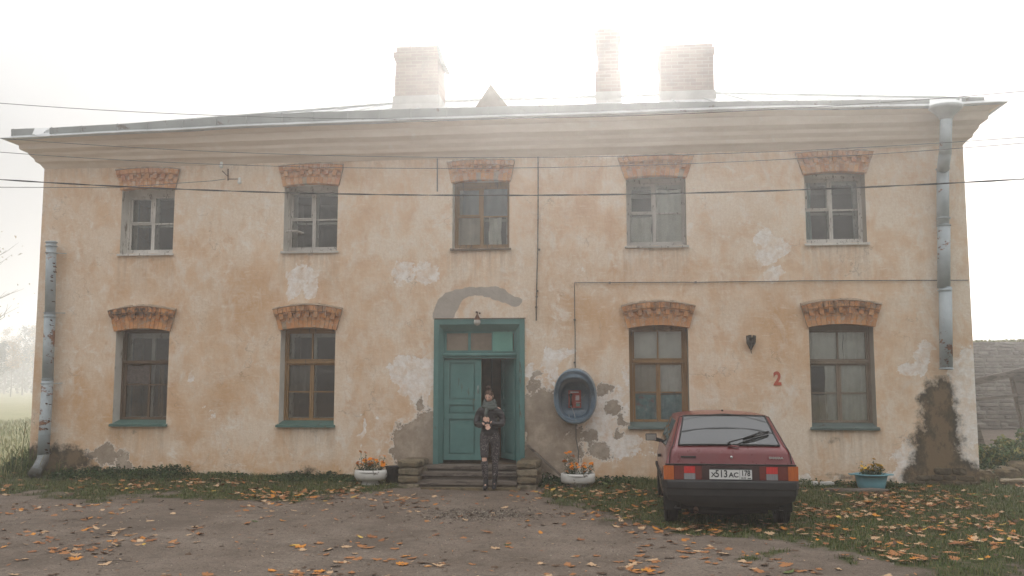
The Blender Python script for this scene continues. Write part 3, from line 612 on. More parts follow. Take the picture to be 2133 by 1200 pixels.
def window(kind, i, x0, x1, z0, z1):
    wood = {('u', 0): 'white_wood', ('u', 1): 'grey_wood', ('u', 2): 'ochre_wood', ('u', 3): 'grey_wood', ('u', 4): 'white_wood',
            ('l', 0): 'brown_wood', ('l', 1): 'ochre_wood', ('l', 3): 'ochre_wood', ('l', 4): 'pale_brown_wood'}[(kind, i)]
    W = M[wood]; inn = M['white_wood'] if wood != 'brown_wood' else M['grey_wood']
    # casing
    c = .03 if kind == 'u' else .036
    if wood == 'ochre_wood' and i > 2: c = .065
    hd = (.085 if kind == 'u' else .065)+(.04 if i in (0,) and kind == 'u' else 0)+(.03 if (kind, i) == ('l', 4) else 0)
    mb = HB(); zt_ = z1-hd
    if (kind, i) == ('l', 0): zt_ = z1-.05
    mb.box(x0, x0+c, YF-.02, YF+.09, z0, z1); mb.box(x1-c, x1, YF-.02, YF+.09, z0, z1)
    mb.box(x0+c, x1-c, YF-.02, YF+.09, zt_, z1); mb.box(x0+c, x1-c, YF-.022, YF+.09, z0, z0+.07)
    if kind == 'l':
        zb_ = z0+.07+(zt_-z0-.07)*.655; mb.box(x0+c, x1-c, YF-.035, YF+.07, zb_-.028, zb_+.028)
    win = mb.build('window', W, house)
    # outer sashes
    s = HB(); g = []; xm = (x0+x1)/2 + (.0 if kind == 'l' else -.02); a0, a1 = x0+c+.004, x1-c-.004; mw = .028
    if kind == 'u':
        zm = z0+.07+(zt_-z0-.07)*.50; sw = .030; bz, tz = z0+.074, zt_-.004
        for xa, xb in ((a0, xm-.002), (xm+.002, a1)):
            rail(s, xa, xa+sw, bz, tz); rail(s, xb-sw, xb, bz, tz); rail(s, xa+sw, xb-sw, bz, bz+sw); rail(s, xa+sw, xb-sw, tz-sw, tz)
            rail(s, xa+sw, xb-sw, zm-.013, zm+.013, .004, .036)
            g += [(xa+sw, xb-sw, bz+sw, zm-.013), (xa+sw, xb-sw, zm+.013, tz-sw)]
        xa, xb = a0+sw, xm-sw                # small opening vent in the upper left pane
        for q in ((xa, xa+.022, zm+.02, tz-sw), (xb-.022, xb, zm+.02, tz-sw), (xa, xb, zm+.015, zm+.037), (xa, xb, tz-sw-.022, tz-sw)): s.box(q[0], q[1], YF-.014, YF+.003, q[2], q[3])
    else:
        sw = .036; bz = z0+.074; t1 = zb_-.032; b2 = zb_+.032; t2 = zt_-.004; zm = bz+(t1-bz)*.50
        if i != 0:
            for xa, xb in ((a0, xm-.002), (xm+.002, a1)):
                rail(s, xa, xa+sw, bz, t1); rail(s, xb-sw, xb, bz, t1); rail(s, xa+sw, xb-sw, bz, bz+sw); rail(s, xa+sw, xb-sw, t1-sw*.7, t1)
                rail(s, xa+sw, xb-sw, zm-.012, zm+.012, .004, .034)
                g += [(xa+sw, xb-sw, bz+sw, zm-.012), (xa+sw, xb-sw, zm+.012, t1-sw*.7)]
            rail(s, a0, a1, t2-.026, t2); rail(s, a0, a1, b2, b2+.022); rail(s, a0, a0+.026, b2+.022, t2-.026); rail(s, a1-.026, a1, b2+.022, t2-.026); rail(s, xm-.014, xm+.014, b2+.022, t2-.026)
            g += [(a0+.026, xm-.014, b2+.022, t2-.026), (xm+.014, a1-.026, b2+.022, t2-.026)]
        else:
            zm = bz+(t1-bz)*.62
            rail(s, a0, a0+.05, bz, t1); rail(s, a1-.03, a1, bz, t1); rail(s, a0, a1, bz, bz+.04); rail(s, a0, a1, zm-.013, zm+.013); rail(s, a0+.0, a1, t1-.02, t1)
            rail(s, xm-.0, xm+.045, bz, zm); rail(s, xm+.02, xm+.035, zm, t1)
            rail(s, a0, a0+.024, b2, t2); rail(s, a0, a1, t2-.02, t2)
            g += [(a0+.05, xm, bz+.04, zm-.013), (xm+.045, a1-.03, bz+.04, zm-.013), (xm+.035, a1-.03, zm+.013, t1-.02), (a0+.024, a1, b2+.01, t2-.02)]
    s.build('sash', W, win).location = (0, 0, 0)
    for q in g:
        gm = HB(); gm.box(q[0]-.004, q[1]+.004, YF+.018, YF+.021, q[2]-.004, q[3]+.004); gm.build('pane', M['glass'], win)
    # inner frame, seen through the glass
    n_ = HB(); yi = YF+.15; q0, q1 = x0+.075, x1-.075
    n_.box(x0+.01, q0+.03, yi, yi+.05, z0+.05, z1-.05); n_.box(q1-.03, x1-.01, yi, yi+.05, z0+.05, z1-.05); n_.box(q0+.03, q1-.03, yi, yi+.05, z0+.05, z0+.12); n_.box(q0+.03, q1-.03, yi, yi+.05, z1-.16, z1-.05)
    n_.box(xm-.032, xm+.032, yi+.002, yi+.048, z0+.12, z1-.16); zz = (z0+z1)/2-.05 if kind == 'u' else zb_
    n_.box(q0+.03, xm-.032, yi+.002, yi+.045, zz-.02, zz+.02); n_.box(xm+.032, q1-.03, yi+.002, yi+.045, zz-.02, zz+.02)
    n_.build('inner_frame', inn, win)
    # reveal lining and sill
    rv = HB()
    rv.add([(x0, 0, z0), (x0, YF+.3, z0), (x0, YF+.3, z1), (x0, 0, z1)], [(0, 1, 2, 3)]); rv.add([(x1, 0, z0), (x1, YF+.3, z0), (x1, YF+.3, z1), (x1, 0, z1)], [(3, 2, 1, 0)])
    rv.add([(x0, 0, z1), (x1, 0, z1), (x1, YF+.3, z1), (x0, YF+.3, z1)], [(0, 3, 2, 1)]); rv.add([(x0, 0, z0), (x1, 0, z0), (x1, YF+.3, z0), (x0, YF+.3, z0)], [(0, 1, 2, 3)])
    rv.build('window_reveal', M['reveal_dull'] if (kind, i) in (('u', 4), ('l', 4), ('u', 3), ('l', 3)) else M['reveal'], win)
    sm = HB(); th = .012; so_ = {'u': .045, 'l': .06}[kind]; N = 8; dz = .03 if kind == 'u' else .075
    for k in range(N):
        xa = x0-.035+(x1-x0+.07)*k/N; xb = x0-.035+(x1-x0+.07)*(k+1)/N
        j1, j2 = .006*math.sin(k*2.1+i), .006*math.sin((k+1)*2.1+i)
        sm.hexa([(xa, -so_, z0-.02+j1), (xb, -so_, z0-.02+j2), (xb, -so_, z0-.02+th+j2), (xa, -so_, z0-.02+th+j1), (max(xa, x0+.003) if True else xa, YF-.02, z0-.02+dz), (min(xb, x1-.003), YF-.02, z0-.02+dz), (min(xb, x1-.003), YF-.02, z0-.02+th+dz), (max(xa, x0+.003), YF-.02, z0-.02+th+dz)])
    sm.box(x0-.035, x1+.035, -so_-.002, -.03, z0-.045, z0-.018, 0, .003)
    sm.build('sill', M['tin_green'] if kind == 'l' and i < 2 else (M['tin_sill'] if kind == 'l' else (W if i != 2 else M['brown_wood'])), win)
    # what hangs behind the glass
    yc = YF+.05
    if (kind, i) == ('l', 3):
        mid = bz+(t1-bz)*.5
        curtain(a0, a1, bz, mid-.03, yc, M['lace'], win, .012, 7); curtain(a0, a1, b2, t2+.02, yc, M['curtain_grey'], win, .004, 3, 'paper_blind')
        curtain(xm+.02, a1, mid, t1, yc+.01, M['curtain_grey'], win, .012, 2, 'paper_blind'); curtain(a0, xm-.02, mid-.04, t1, yc+.02, M['curtain_tan'], win, .004, 2, 'paper_blind')
    if (kind, i) == ('l', 4):
        curtain(a0, xm+.10, b2-.1, t2+.05, yc, M['curtain_grey'], win, .008, 4); curtain(xm+.12, a1, b2-.1, t2+.05, yc+.03, M['curtain_grey'], win, .01, 3)
        curtain(a0+.27, a1, bz, t1, yc, M['curtain_grey'], win, .014, 6); curtain(a0, a0+.30, bz, zm-.02, yc+.02, M['curtain_tan'], win, .01, 3)
    if (kind, i) == ('u', 3):
        curtain(a0, xm-.05, z0+.1, zm-.05, yc, M['curtain_grey'], win, .012, 3); curtain(xm+.04, a1, z0+.1, zt_-.1, yc, M['curtain_grey'], win, .012, 3)
    if (kind, i) == ('u', 2):
        curtain(a0, xm, z0+.05, zm, yc, M['curtain_tan'], win, .006, 3); curtain(a0+.1, a1-.03, zm, zt_, yc+.05, simple('pale_blue_cloth', (.26, .30, .33), .9, .1), win, .02, 3)
        curtain(xm+.12, a1-.15, z0+.05, zm, yc+.03, M['curtain_grey'], win, .02, 2)
    if (kind, i) == ('u', 4):
        curtain(a0, a0+.14, z0+.05, zt_, yc+.06, simple('aqua_cloth', (.34, .43, .41), .9, .1), win, .012, 2)
    if (kind, i) == ('l', 0):
        curtain(a0+.05, xm+.03, zm+.02, t1-.02, yc-.04, simple('wire_mesh', (.13, .11, .10), .8, .4, 30), win, .006, 26, 'ribbed_screen')
        curtain(xm+.12, xm+.22, bz, t1+.1, yc+.12, simple('ochre_curtain', (.20, .12, .05), .9, .2), win, .015, 2)
    if (kind, i) == ('l', 1):
        curtain(a0+.02, xm-.02, zm, t1, yc, simple('dusty_tan_sheet', (.15, .125, .10), .9, .15), win, .004, 2, 'paper_blind')
    return win
for w_ in WIN: window(*w_)
# loose hinge board sticking out of the second upper window
q = P(607, 482, -.0); mb = HB(); mb.bar((q.x-.10, .02, q.z), (q.x+.04, .12, q.z+.03), .12, .02); mb.bar((q.x+.04, .12, q.z+.03), (q.x+.15, .2, q.z-.01), .14, .015); mb.build('loose_vent_board', M['grey_wood'])

# ---------------------------------------------------------------- door
CW = .155
mb = HB(); zt_ = DZ1
def beam(x0, x1, z0, z1, yo=-.045, yi=.12): mb.box(x0, x1, yo, yi, z0, z1)
beam(DX0, DX0+CW*.55, DZ0-.02, DZ1); beam(DX1-CW*.55, DX1, DZ0-.02, DZ1); beam(DX0+CW*.55, DX1-CW*.55, DZ1-CW*.62, DZ1)
# splayed inner band
xi0, xi1, zi = DX0+CW, DX1-CW, DZ1-CW*1.25
mb.hexa([(DX0+CW*.55, -.03, DZ0), (xi0, .06, DZ0), (xi0, .06, zi), (DX0+CW*.55, -.03, DZ1-CW*.62), (DX0+CW*.55, .12, DZ0), (xi0, .14, DZ0), (xi0, .14, zi), (DX0+CW*.55, .12, DZ1-CW*.62)])
mb.hexa([(xi1, .06, DZ0), (DX1-CW*.55, -.03, DZ0), (DX1-CW*.55, -.03, DZ1-CW*.62), (xi1, .06, zi), (xi1, .14, DZ0), (DX1-CW*.55, .12, DZ0), (DX1-CW*.55, .12, DZ1-CW*.62), (xi1, .14, zi)])
mb.hexa([(xi0, .06, zi), (xi1, .06, zi), (DX1-CW*.55, -.03, DZ1-CW*.62), (DX0+CW*.55, -.03, DZ1-CW*.62), (xi0, .14, zi), (xi1, .14, zi), (DX1-CW*.55, .12, DZ1-CW*.62), (DX0+CW*.55, .12, DZ1-CW*.62)])
ztr = P(1000, 739).z
mb.tube([(xi0-.01, .05, ztr), (xi1+.01, .05, ztr)], .034, 10); mb.box(xi0, xi1, .05, .16, ztr-.06, ztr+.035); 
dframe = mb.build('door_frame', M['teal'])
mb = HB(); mb.box(DX0+.01, DX1+.02, -.055, .0, DZ1+.003, DZ1+.016, 0, .004); mb.build('drip_board', M['brown_wood'])
# transom: two dusty panes and one board
zA, zB = ztr+.04, zi; fx = xi0; fw_ = (xi1-xi0)
mb = HB(); mb.box(fx, fx+fw_, .10, .15, zB-.05, zB); mb.box(fx, fx+fw_, .10, .15, zA, zA+.04)
for u in (0, .335, .66, .965): mb.box(fx+fw_*u, fx+fw_*u+fw_*.035, .10, .149, zA+.04, zB-.05)
tr = mb.build('transom', M['teal'])
for u0, u1 in ((.035, .335), (.37, .66)):
    mb = HB(); mb.box(fx+fw_*u0, fx+fw_*u1, .125, .13, zA+.04, zB-.05); mb.build('pane', M['dirty_glass'], tr)
mb = HB(); mb.box(fx+fw_*.675, fx+fw_*.95, .085, .118, zA+.02, zB-.03); mb.build('transom_board', M['teal_pane'], tr)
# leaves
def leaf(xh, wd, ang, sgn, name='door'):
    """hinge at xh, leaf extends sgn*wd, opened inwards by ang"""
    z0, z1 = DZ0+.055, ztr-.075; mb = MB(); H = z1-z0
    r0 = [(0, .10), (wd-.11, wd)]
    for a, b in r0: mb.box(sgn*a, sgn*b, -.032, .022, 0, H) if sgn > 0 else mb.box(sgn*b, sgn*a, -.032, .022, 0, H)
    X = sorted((sgn*.10, sgn*(wd-.11)))
    for a, b in ((0, .10), (.98*H*.30/.30*0+H*.405, H*.46), (H*.545, H*.60), (H*.965, H)): mb.box(X[0], X[1], -.030, .021, a, b)
    for a, b in ((.10, H*.405), (H*.46, H*.545), (H*.60, H*.965)):
        mb.box(X[0], X[1], .002, .010, a, b); mb.box(X[0]+.022, X[1]-.022, -.016, .013, a+.022, b-.022)
    o = MB.build(mb, name, M['teal'], house); o.location = (xh-HX, .115, z0); o.rotation_euler = (0, 0, ang); return o, H
dl, H = leaf(xi0+.005, P(1000, 850).x-xi0, R(1.5), 1)
wl = P(1000, 850).x-xi0
mb = MB(); mb.tube([(wl-.055, -.02, H*.66), (wl-.055, -.06, H*.665), (wl-.055, -.06, H*.73), (wl-.055, -.02, H*.735)], .008, 6); mb.box(wl-.07, wl-.04, -.024, -.019, H*.64, H*.75); mb.build('handle', simple('steel', (.5, .5, .5), .3, .1, metal=.9), dl)
mb = MB(); mb.box(wl-.14, wl+.01, -.03, -.02, H*.59, H*.60); mb.box(wl-.002, wl+.004, -.01, .015, H*.5, H*.98); mb.build('latch', M['ochre_wood'], dl)
mb = MB(); mb.tube([(.02, -.03, H-.02), (.35, -.05, H+.03)], .006, 5); mb.build('door_hook', M['tin_grey'], dl)
leaf(xi1-.005, .66, R(-62), -1)
# dark lobby behind the door: floor, brown inner door
mb = HB(); mb.box(DX0+.05, DX1-.05, .16, 1.6, DZ0-.1, DZ0+.0); mb.build('threshold', M['brown_wood'])
mb = HB(); mb.box(-2.25, -1.98, 1.75, 1.8, DZ0, 2.6); mb.box(-2.6, -2.27, 1.72, 1.8, DZ0, 2.6); mb.build('inner_door', simple('brown_varnish', (.16, .085, .045), .4, .2))

# steps and stone piers
M['step'] = painted('old_step_boards', (.16, .13, .105), (.085, .065, .05), .45, 6, .85, (.4, 2, 2))
mb = HB(); sx0, sx1 = P(872, 990, -.5).x, P(1080, 990, -.5).x
tz = [(.43, -.28, .06), (.335, -.52, -.26), (.215, -.78, -.5)]
st = None
for k, (z, ya, yb) in enumerate(tz):
    mb = HB(); N = 6
    for q in range(N):
        xa = sx0+(sx1-sx0)*q/N; xb = sx0+(sx1-sx0)*(q+1)/N; w1, w2 = .008*fb(xa, k, 0, 1.1, 2), .008*fb(xb, k, 0, 1.1, 2)
        mb.hexa([(xa, ya, z-.055+w1), (xb, ya, z-.055+w2), (xb, ya+.008, z+w2), (xa, ya+.008, z+w1), (xa, yb, z-.05), (xb, yb, z-.05), (xb, yb, z+.003), (xa, yb, z+.003)])
    mb.box(sx0+.02, sx1-.02, ya+.045, yb, max(.02, z-.16), z-.057); mb.build('step', M['step'])
mb = HB(); mb.box(P(880, 1015, -.9).x, P(1085, 1015, -.9).x, -1.02, -.74, .05, .128, 0, .012); mb.build('bottom_slab', M['rubble'])
M['pier'] = NT('pier_stone', .95, .15)
c_ = M['pier']; c_.col(c_.mix(c_.ramp(c_.noise(7, 8, .75), [(.45, 0), (.6, .75)]), c_.ramp(c_.island(), [(0, (.17, .13, .09)), (.4, (.26, .20, .135)), (.7, (.21, .165, .105)), (1, (.29, .24, .17))]), (.10, .085, .055))); c_.bump(c_.noise(16, 9, .75), 1.0, .03); M['pier'] = c_.m
def rock(mb, x0, x1, y0, y1, z0, z1, rnd, j=.014):
    n = 5; o = len(mb.v); c = Vector(((x0+x1)/2, (y0+y1)/2, (z0+z1)/2)); h = Vector(((x1-x0)/2, (y1-y0)/2, (z1-z0)/2)); s_ = rnd.random()*50
    for face in range(6):
        ax = face//2; sg = 1 if face % 2 else -1; vs = []
        for a in range(n):
            for b in range(n):
                p = [0, 0, 0]; p[ax] = sg; p[(ax+1) % 3] = -1+2*a/(n-1); p[(ax+2) % 3] = -1+2*b/(n-1)
                v = Vector(p); l = (abs(v.x)**6+abs(v.y)**6+abs(v.z)**6)**(1/6); v = v/l
                q = Vector((c.x+v.x*h.x, c.y+v.y*h.y, c.z+v.z*h.z)); nn = noise.noise_vector(q*9+Vector((s_, 0, 0)))+.5*noise.noise_vector(q*24)
                vs.append(q+nn*j)
        fs = []
        for a in range(n-1):
            for b in range(n-1):
                f = (a*n+b, (a+1)*n+b, (a+1)*n+b+1, a*n+b+1); fs.append(f if sg > 0 else f[::-1])
        mb.add(vs, fs, 0, False)
masonry_patch()
for (pa, pb, zt_) in ((828, 874, .56), (1077, 1119, .56)):
    xa, xb = P(pa, 990, -.75).x, P(pb, 990, -.75).x; rnd = random.Random(pa); mb = HB(); z = .06
    for h_ in (.12, .13, .13, .125):
        rock(mb, xa-rnd.uniform(-.01, .02), xb+rnd.uniform(-.01, .02), -.80, -.40, z, z+h_, rnd); rock(mb, xa+rnd.uniform(.0, .02), xb+.03, -.41, -.0, z, z+h_, rnd); z += h_-.004
    mb.build('stone_pier', M['pier'])
# sloping board of a removed ramp against the wall, right of the steps
bd = MB(); a, b = P(1098, 928, -.12), P(1172, 990, -.12); bd.bar((0, 0, 0), (b.x-a.x, -.16, b.z-a.z-.02), .035, .075, upv=(0, 1, 0))
bo = bd.build('board', M['step']); bo.location = (a.x, -.06, a.z); tag(bo, 'weathered sloping board leaning from the door frame down to the ground', 'board')

# drainpipes
def pipe_run(mb, pts, r): mb.tube(pts, r, 14)
dp = HB(); py = -.30
def pp(x, y, Y=py): return tuple(P(x, y, Y))
r_ = .098
dp.tube([pp(1971, 240, -.60), pp(1969, 322, -.56)], r_*.97, 16); dp.tube([pp(1969, 318, -.56), pp(1966, 338, -.40), pp(1964, 354, -.19)], r_*.99, 16); dp.tube([pp(1964, 350, -.19), pp(1964, 470, -.19)], r_*1.0, 16)
dp.tube([pp(1966, 468, -.19), pp(1966, 600, -.19)], r_*1.03, 16); dp.tube([pp(1969, 598, -.19), pp(1971, 770, -.19)], r_*1.04, 16)
d1 = dp.build('drainpipe', M['pipe'])
d1['label'] = 'grey blue drainpipe with funnel, ending high above the mouldy corner'
for (x, y, Y) in ((1964, 352, -.19), (1965, 455, -.19), (1966, 470, -.19), (1968, 605, -.19), (1971, 768, -.19)):
    mb = HB(); q = P(x, y, Y); mb.lathe([(r_+.004, -.012), (r_+.016, -.008), (r_+.016, .008), (r_+.004, .012)], q, 16); mb.bar((q.x+r_*.7, Y+.02, q.z), (q.x+r_*.7+.02, 0, q.z), .015, .015); mb.build('pipe_clamp', M['pipe'], d1)
mb = HB(); q = P(1971, 247, -.62)
mb.lathe([(.10, -.02), (.13, .05), (.245, .15), (.265, .165), (.268, .215), (.255, .215)], q, 18, sy=.8); mb.build('rain_funnel', M['gutter'], d1)
# left pipe with shoe
dp = HB(); Y = -.17
dp.tube([pp(107, 503, Y), pp(104, 655, Y)], r_*.92, 16); dp.tube([pp(104, 653, Y), pp(99, 795, Y)], r_*1.0, 16); dp.tube([pp(99, 793, Y), pp(93, 900, Y), pp(90, 948, Y-.02)], r_*1.04, 16)
dp.tube([pp(91, 944, Y), pp(89, 958, Y-.05), pp(81, 974, Y-.17), pp(70, 990, Y-.32)], [r_*1.04, r_*1.06, r_*1.06, r_*1.08], 16)
d2 = dp.build('drainpipe', M['pipe']); d2['label'] = 'rust eaten drainpipe with a bent shoe at the left corner'
for (x, y) in ((107, 505), (107, 513), (107, 527), (104, 652), (104, 660), (99, 790), (98, 799), (93, 905), (91, 945)):
    mb = HB(); q = P(x, y, Y); mb.lathe([(r_+.0, -.008), (r_+.012, -.006), (r_+.012, .006), (r_+.0, .008)], q, 16)
    if y in (527, 652, 799): mb.bar((q.x+.08, Y, q.z), (q.x+.19, 0, q.z+.01), .02, .012)
    mb.build('pipe_clamp', M['pipe'], d2)
mb = HB(); rnd = random.Random(4)
for k in range(22):                       # torn, peeling flaps of tin
    y = rnd.choice([rnd.uniform(540, 700), rnd.uniform(800, 950)]); cx_ = 107-(y-503)*.034+rnd.uniform(2, 11); q = P(cx_, y, Y-.085); ww = rnd.uniform(.02, .06); hh = rnd.uniform(.01, .03)
    mb.add([(q.x-ww/2, Y-.088, q.z), (q.x+ww/2, Y-.07, q.z+rnd.uniform(-.01, .01)), (q.x+ww/2, Y-.10, q.z+hh), (q.x-ww/2, Y-.12, q.z+hh)], [(0, 1, 2, 3)])
M['rust'] = simple('rust', (.11, .05, .025), .9, .5, 14)
mb.build('rust_flap', M['rust'], d2)

# painted number
def text_mesh(s_, size, name, mat, parent, loc, rot, ext=.001, align='CENTER', bold=0, sxx=1):
    cu = bpy.data.curves.new(name, 'FONT'); cu.body = s_; cu.size = size; cu.extrude = ext; cu.align_x = align; cu.align_y = 'CENTER'; cu.offset = bold
    to = bpy.data.objects.new(name, cu); COL.objects.link(to); dg = bpy.context.evaluated_depsgraph_get(); me = bpy.data.meshes.new_from_object(to.evaluated_get(dg))
    bpy.data.objects.remove(to); me.transform(Matrix.Diagonal((sxx, 1, 1, 1))); me.materials.clear(); me.materials.append(mat); o = bpy.data.objects.new(name, me); COL.objects.link(o)
    o.parent = parent; o.location = loc; o.rotation_euler = rot; return o
q = P(1619, 790)
M['red_paint'] = painted('red_number_paint', (.46, .10, .055), (.5, .36, .26), .36, 14, .7, (1, 1, 1))
text_mesh('2', .31, 'house_number', M['red_paint'], house, (q.x-HX, wy(q.x, q.z)-.006, q.z), (R(90), 0, 0), .002, bold=.013, sxx=.82)
# ================================================================ THINGS ON THE WALL
# payphone under an oval hood
q = P(1198, 827, -.15); pc = Vector((q.x, 0, q.z))
ph = tag(empty('payphone', pc), 'red payphone in an oval blue plastic hood on the wall', 'payphone')
def build_hood():
    n = NT('hood_plastic', .42, .5); f = n.noise(3, 7, .7)
    c = n.ramp(f, [(.3, (.085, .135, .185)), (.55, (.15, .22, .285)), (.75, (.26, .325, .37))])
    c = n.mix(n.ramp(n.noise(9, 8, .75), [(.56, 0), (.68, .6)]), c, (.33, .34, .33)); n.col(c); n.rough(n.ramp(f, [(.3, .25), (.7, .45)])); n.b.inputs['Coat Weight'].default_value = .3; n.bump(n.noise(3, 3), .2, .02); return n.m
M['hood'] = build_hood()
mb = MB(); N = 48; A_, B_ = .372, .482
prof_h = [(1.0, -.0, 0), (1.0, -.06, 0), (.985, -.12, 0), (.985, -.17, 0), (.95, -.225, .0), (.90, -.24, .0), (.85, -.215, -.004), (.79, -.24, -.010), (.74, -.23, -.018), (.705, -.15, -.03), (.67, -.08, -.04), (.62, -.055, -.045), (.30, -.045, -.045), (.01, -.045, -.045)]
for k, (s_, y, dz) in enumerate(prof_h):
    for i in range(N):
        t = 2*math.pi*i/N; c, s = math.cos(t), math.sin(t)
        e_ = 2.15 if k < 7 else 2.6; cx_ = math.copysign(abs(c)**(2/e_), c); sz_ = math.copysign(abs(s)**(2/e_), s)
        lift = 1+1.0*max(0, s)**1.2 if 3 < k < 10 else 1+.3*max(0, s)
        mb.v.append((A_*s_*cx_, y*lift*1.4, B_*s_*sz_*(1+.03*s)+dz+(-.03*max(0, s) if k > 6 else 0)))
for k in range(len(prof_h)-1):
    for i in range(N): mb.f.append((k*N+i, k*N+(i+1) % N, (k+1)*N+(i+1) % N, (k+1)*N+i)); mb.mi.append(0); mb.sm.append(True)
mb.build('hood', M['hood'], ph)
M['red_plastic'] = simple('red_plastic', (.42, .055, .03), .4, .15, 6, .5); M['black_plastic'] = simple('black_plastic', (.02, .02, .02), .5, .3, 8, .4)
M['silver'] = simple('silver', (.55, .55, .54), .35, .1, metal=.8); M['white_plastic'] = simple('white_plastic', (.65, .65, .62), .5, .1)
mb = MB(); x0, x1, z0, z1 = -.118, .10, -.185, .115
mb.hexa([(x0, -.135, z0), (x1, -.135, z0), (x1, -.115, z1), (x0, -.115, z1), (x0, -.04, z0), (x1, -.04, z0), (x1, -.04, z1), (x0, -.04, z1)])
fy = lambda z: -.135+.02*(z-z0)/(z1-z0)
bx = mb.build('phone_body', M['red_plastic'], ph)
def plate(x0_, x1_, z0_, z1_, d, mat, name, par):
    m_ = MB(); m_.hexa([(x0_, fy(z0_)-d, z0_), (x1_, fy(z0_)-d, z0_), (x1_, fy(z1_)-d, z1_), (x0_, fy(z1_)-d, z1_), (x0_, fy(z0_)+.01, z0_), (x1_, fy(z0_)+.01, z0_), (x1_, fy(z1_)+.01, z1_), (x0_, fy(z1_)+.01, z1_)]); return m_.build(name, mat, par)
plate(-.08, .06, .075, .09, .003, M['silver'], 'sign_plate', bx)
for r in range(4):
    for c in range(3): plate(.008+c*.022, .024+c*.022, -.055+r*.021, -.04+r*.021, .006, M['silver'], 'key', bx)
plate(.015, .08, -.16, -.11, .004, simple('card_slot_panel', (.16, .28, .24), .5, .2), 'card_slot', bx); plate(.015, .095, -.098, -.092, .004, M['white_plastic'], 'label_strip', bx)
mb = MB(); mb.tube([(-.075, -.165, .02), (-.075, -.19, .03), (-.075, -.19, -.14), (-.075, -.165, -.15)], [.024, .017, .017, .026], 10); mb.tube([(-.075, -.135, .035), (-.075, -.175, .03)], .028, 10); mb.tube([(-.075, -.135, -.15), (-.075, -.175, -.145)], .028, 10)
mb.build('handset', M['black_plastic'], ph)
mb = MB(); pts = []
for k in range(25):
    t = k/24; a = -1.2+t*5.3
    pts.append((-.065+.062*math.sin(math.pi*min(1, t*1.35))*1.0-.045*max(0, t-.62)*2.6, -.19+.02*t, -.165-.235*math.sin(math.pi*min(.9, t*.78)) + (.0 if t < .75 else (t-.75)*.05)))
mb.tube(pts, .0055, 6); mb.build('cord', M['silver'], ph)

# globe lamp over the door
q = P(994, 671, -.16); la = tag(empty('wall_lamp', (q.x, 0, q.z)), 'unlit round white globe lamp on a rusty bracket above the door', 'lamp')
mb = MB(); mb.ball((0, -.16, 0), .062, 12); g_ = NT('frosted_globe', .25, .5); g_.col((.55, .52, .47)); g_.b.inputs['Transmission Weight'].default_value = .25; mb.build('globe', g_.m, la)
mb = MB(); mb.lathe([(.058, .04), (.04, .085), (.022, .12), (.012, .14)], (0, -.16, 0), 12); mb.tube([(0, -.16, .13), (.0, -.12, .18), (-.01, 0, .185)], .009, 6); mb.ball((-.03, -.03, .185), .02, 6); mb.ball((.025, -.03, .165), .018, 6); mb.build('bracket', M['rust'], la)

# cables and conduit
def wall_cable(pts, r, label, mat='black_plastic', clips=()):
    Q_ = [P(x, y, -.02) for x, y in pts]; o0 = Q_[-1].copy(); mb = MB(); path = []
    for a, b in zip(Q_, Q_[1:]):
        n_ = max(2, int((b-a).length/.25))
        for k in range(n_):
            t = k/n_; p = a.lerp(b, t); path.append(p+Vector((.004*fb(p.x*3, p.z*3, 0), wy(p.x, p.z)-.005, .004*fb(p.x*3, 5, p.z*3)))-o0)
    path.append(Vector((0, 0, 0))); mb.tube(path, r, 6)
    for cxp, cyp in clips:
        c_ = P(cxp, cyp, -.03)-o0; mb.box(c_.x-.018, c_.x+.018, -.03, .03, c_.z-.014, c_.z+.014)
    o = mb.build('cable', M[mat]); o.location = o0; return tag(o, label, 'cable')
M['cable'] = simple('grey_cable', (.13, .12, .11), .7, .3)
wall_cable([(2017, 584), (1700, 585), (1450, 588), (1197, 589), (1197, 640), (1198, 700), (1198, 766)], .0075, 'thin phone cable running along the right half of the facade down to the payphone', 'cable', [(1197, 755), (1197, 666), (1270, 589), (1449, 588)])
wall_cable([(1121, 326), (1121, 400), (1120, 520), (1118, 600), (1117, 668)], .011, 'thick crumbling conduit running down the facade right of the middle upper window', 'step', [(1123, 520), (1119, 606), (1118, 618), (1117, 640)])
wall_cable([(911, 330), (911, 352), (911, 399)], .012, 'short dark pipe stub left of the middle upper window', 'cable')
wall_cable([(1199, 885), (1200, 915), (1205, 940), (1204, 965)], .008, 'short grey cable hanging down below the payphone', 'cable')

# insulator bracket
q = P(470, 372); br = tag(empty('insulator_bracket', q), 'rusty bracket with two white insulators under the left cornice', 'bracket')
def L(x, y, Y): return tuple(P(x, y, Y)-q)
mb = MB(); mb.tube([L(463, 356, -.1), L(475, 368, -.05), L(475, 352, -.02)], .010, 6); mb.tube([L(475, 374, -.05), L(478, 373, -.1), L(496, 373, -.12)], .008, 6); mb.tube([L(475, 352, 0), L(475, 376, 0)], .012, 6); mb.build('arm', M['rust'], br)
for (x, y) in ((461, 343), (499, 376)):
    mb = MB(); c_ = P(x, y, -.12)-q; mb.lathe([(.012, -.07), (.035, -.05), (.038, -.02), (.024, 0), (.030, .02), (.022, .05), (.004, .055)], c_, 10); mb.build('insulator', M['white_plastic'], br)
mb = MB(); mb.tube([L(470, 373, -.06), L(440, 377, -.1), L(380, 381, -.2), L(240, 391, -.6), L(0, 390, -1.6), L(-300, 388, -3)], .006, 5); mb.build('service_wire', M['cable'], br)

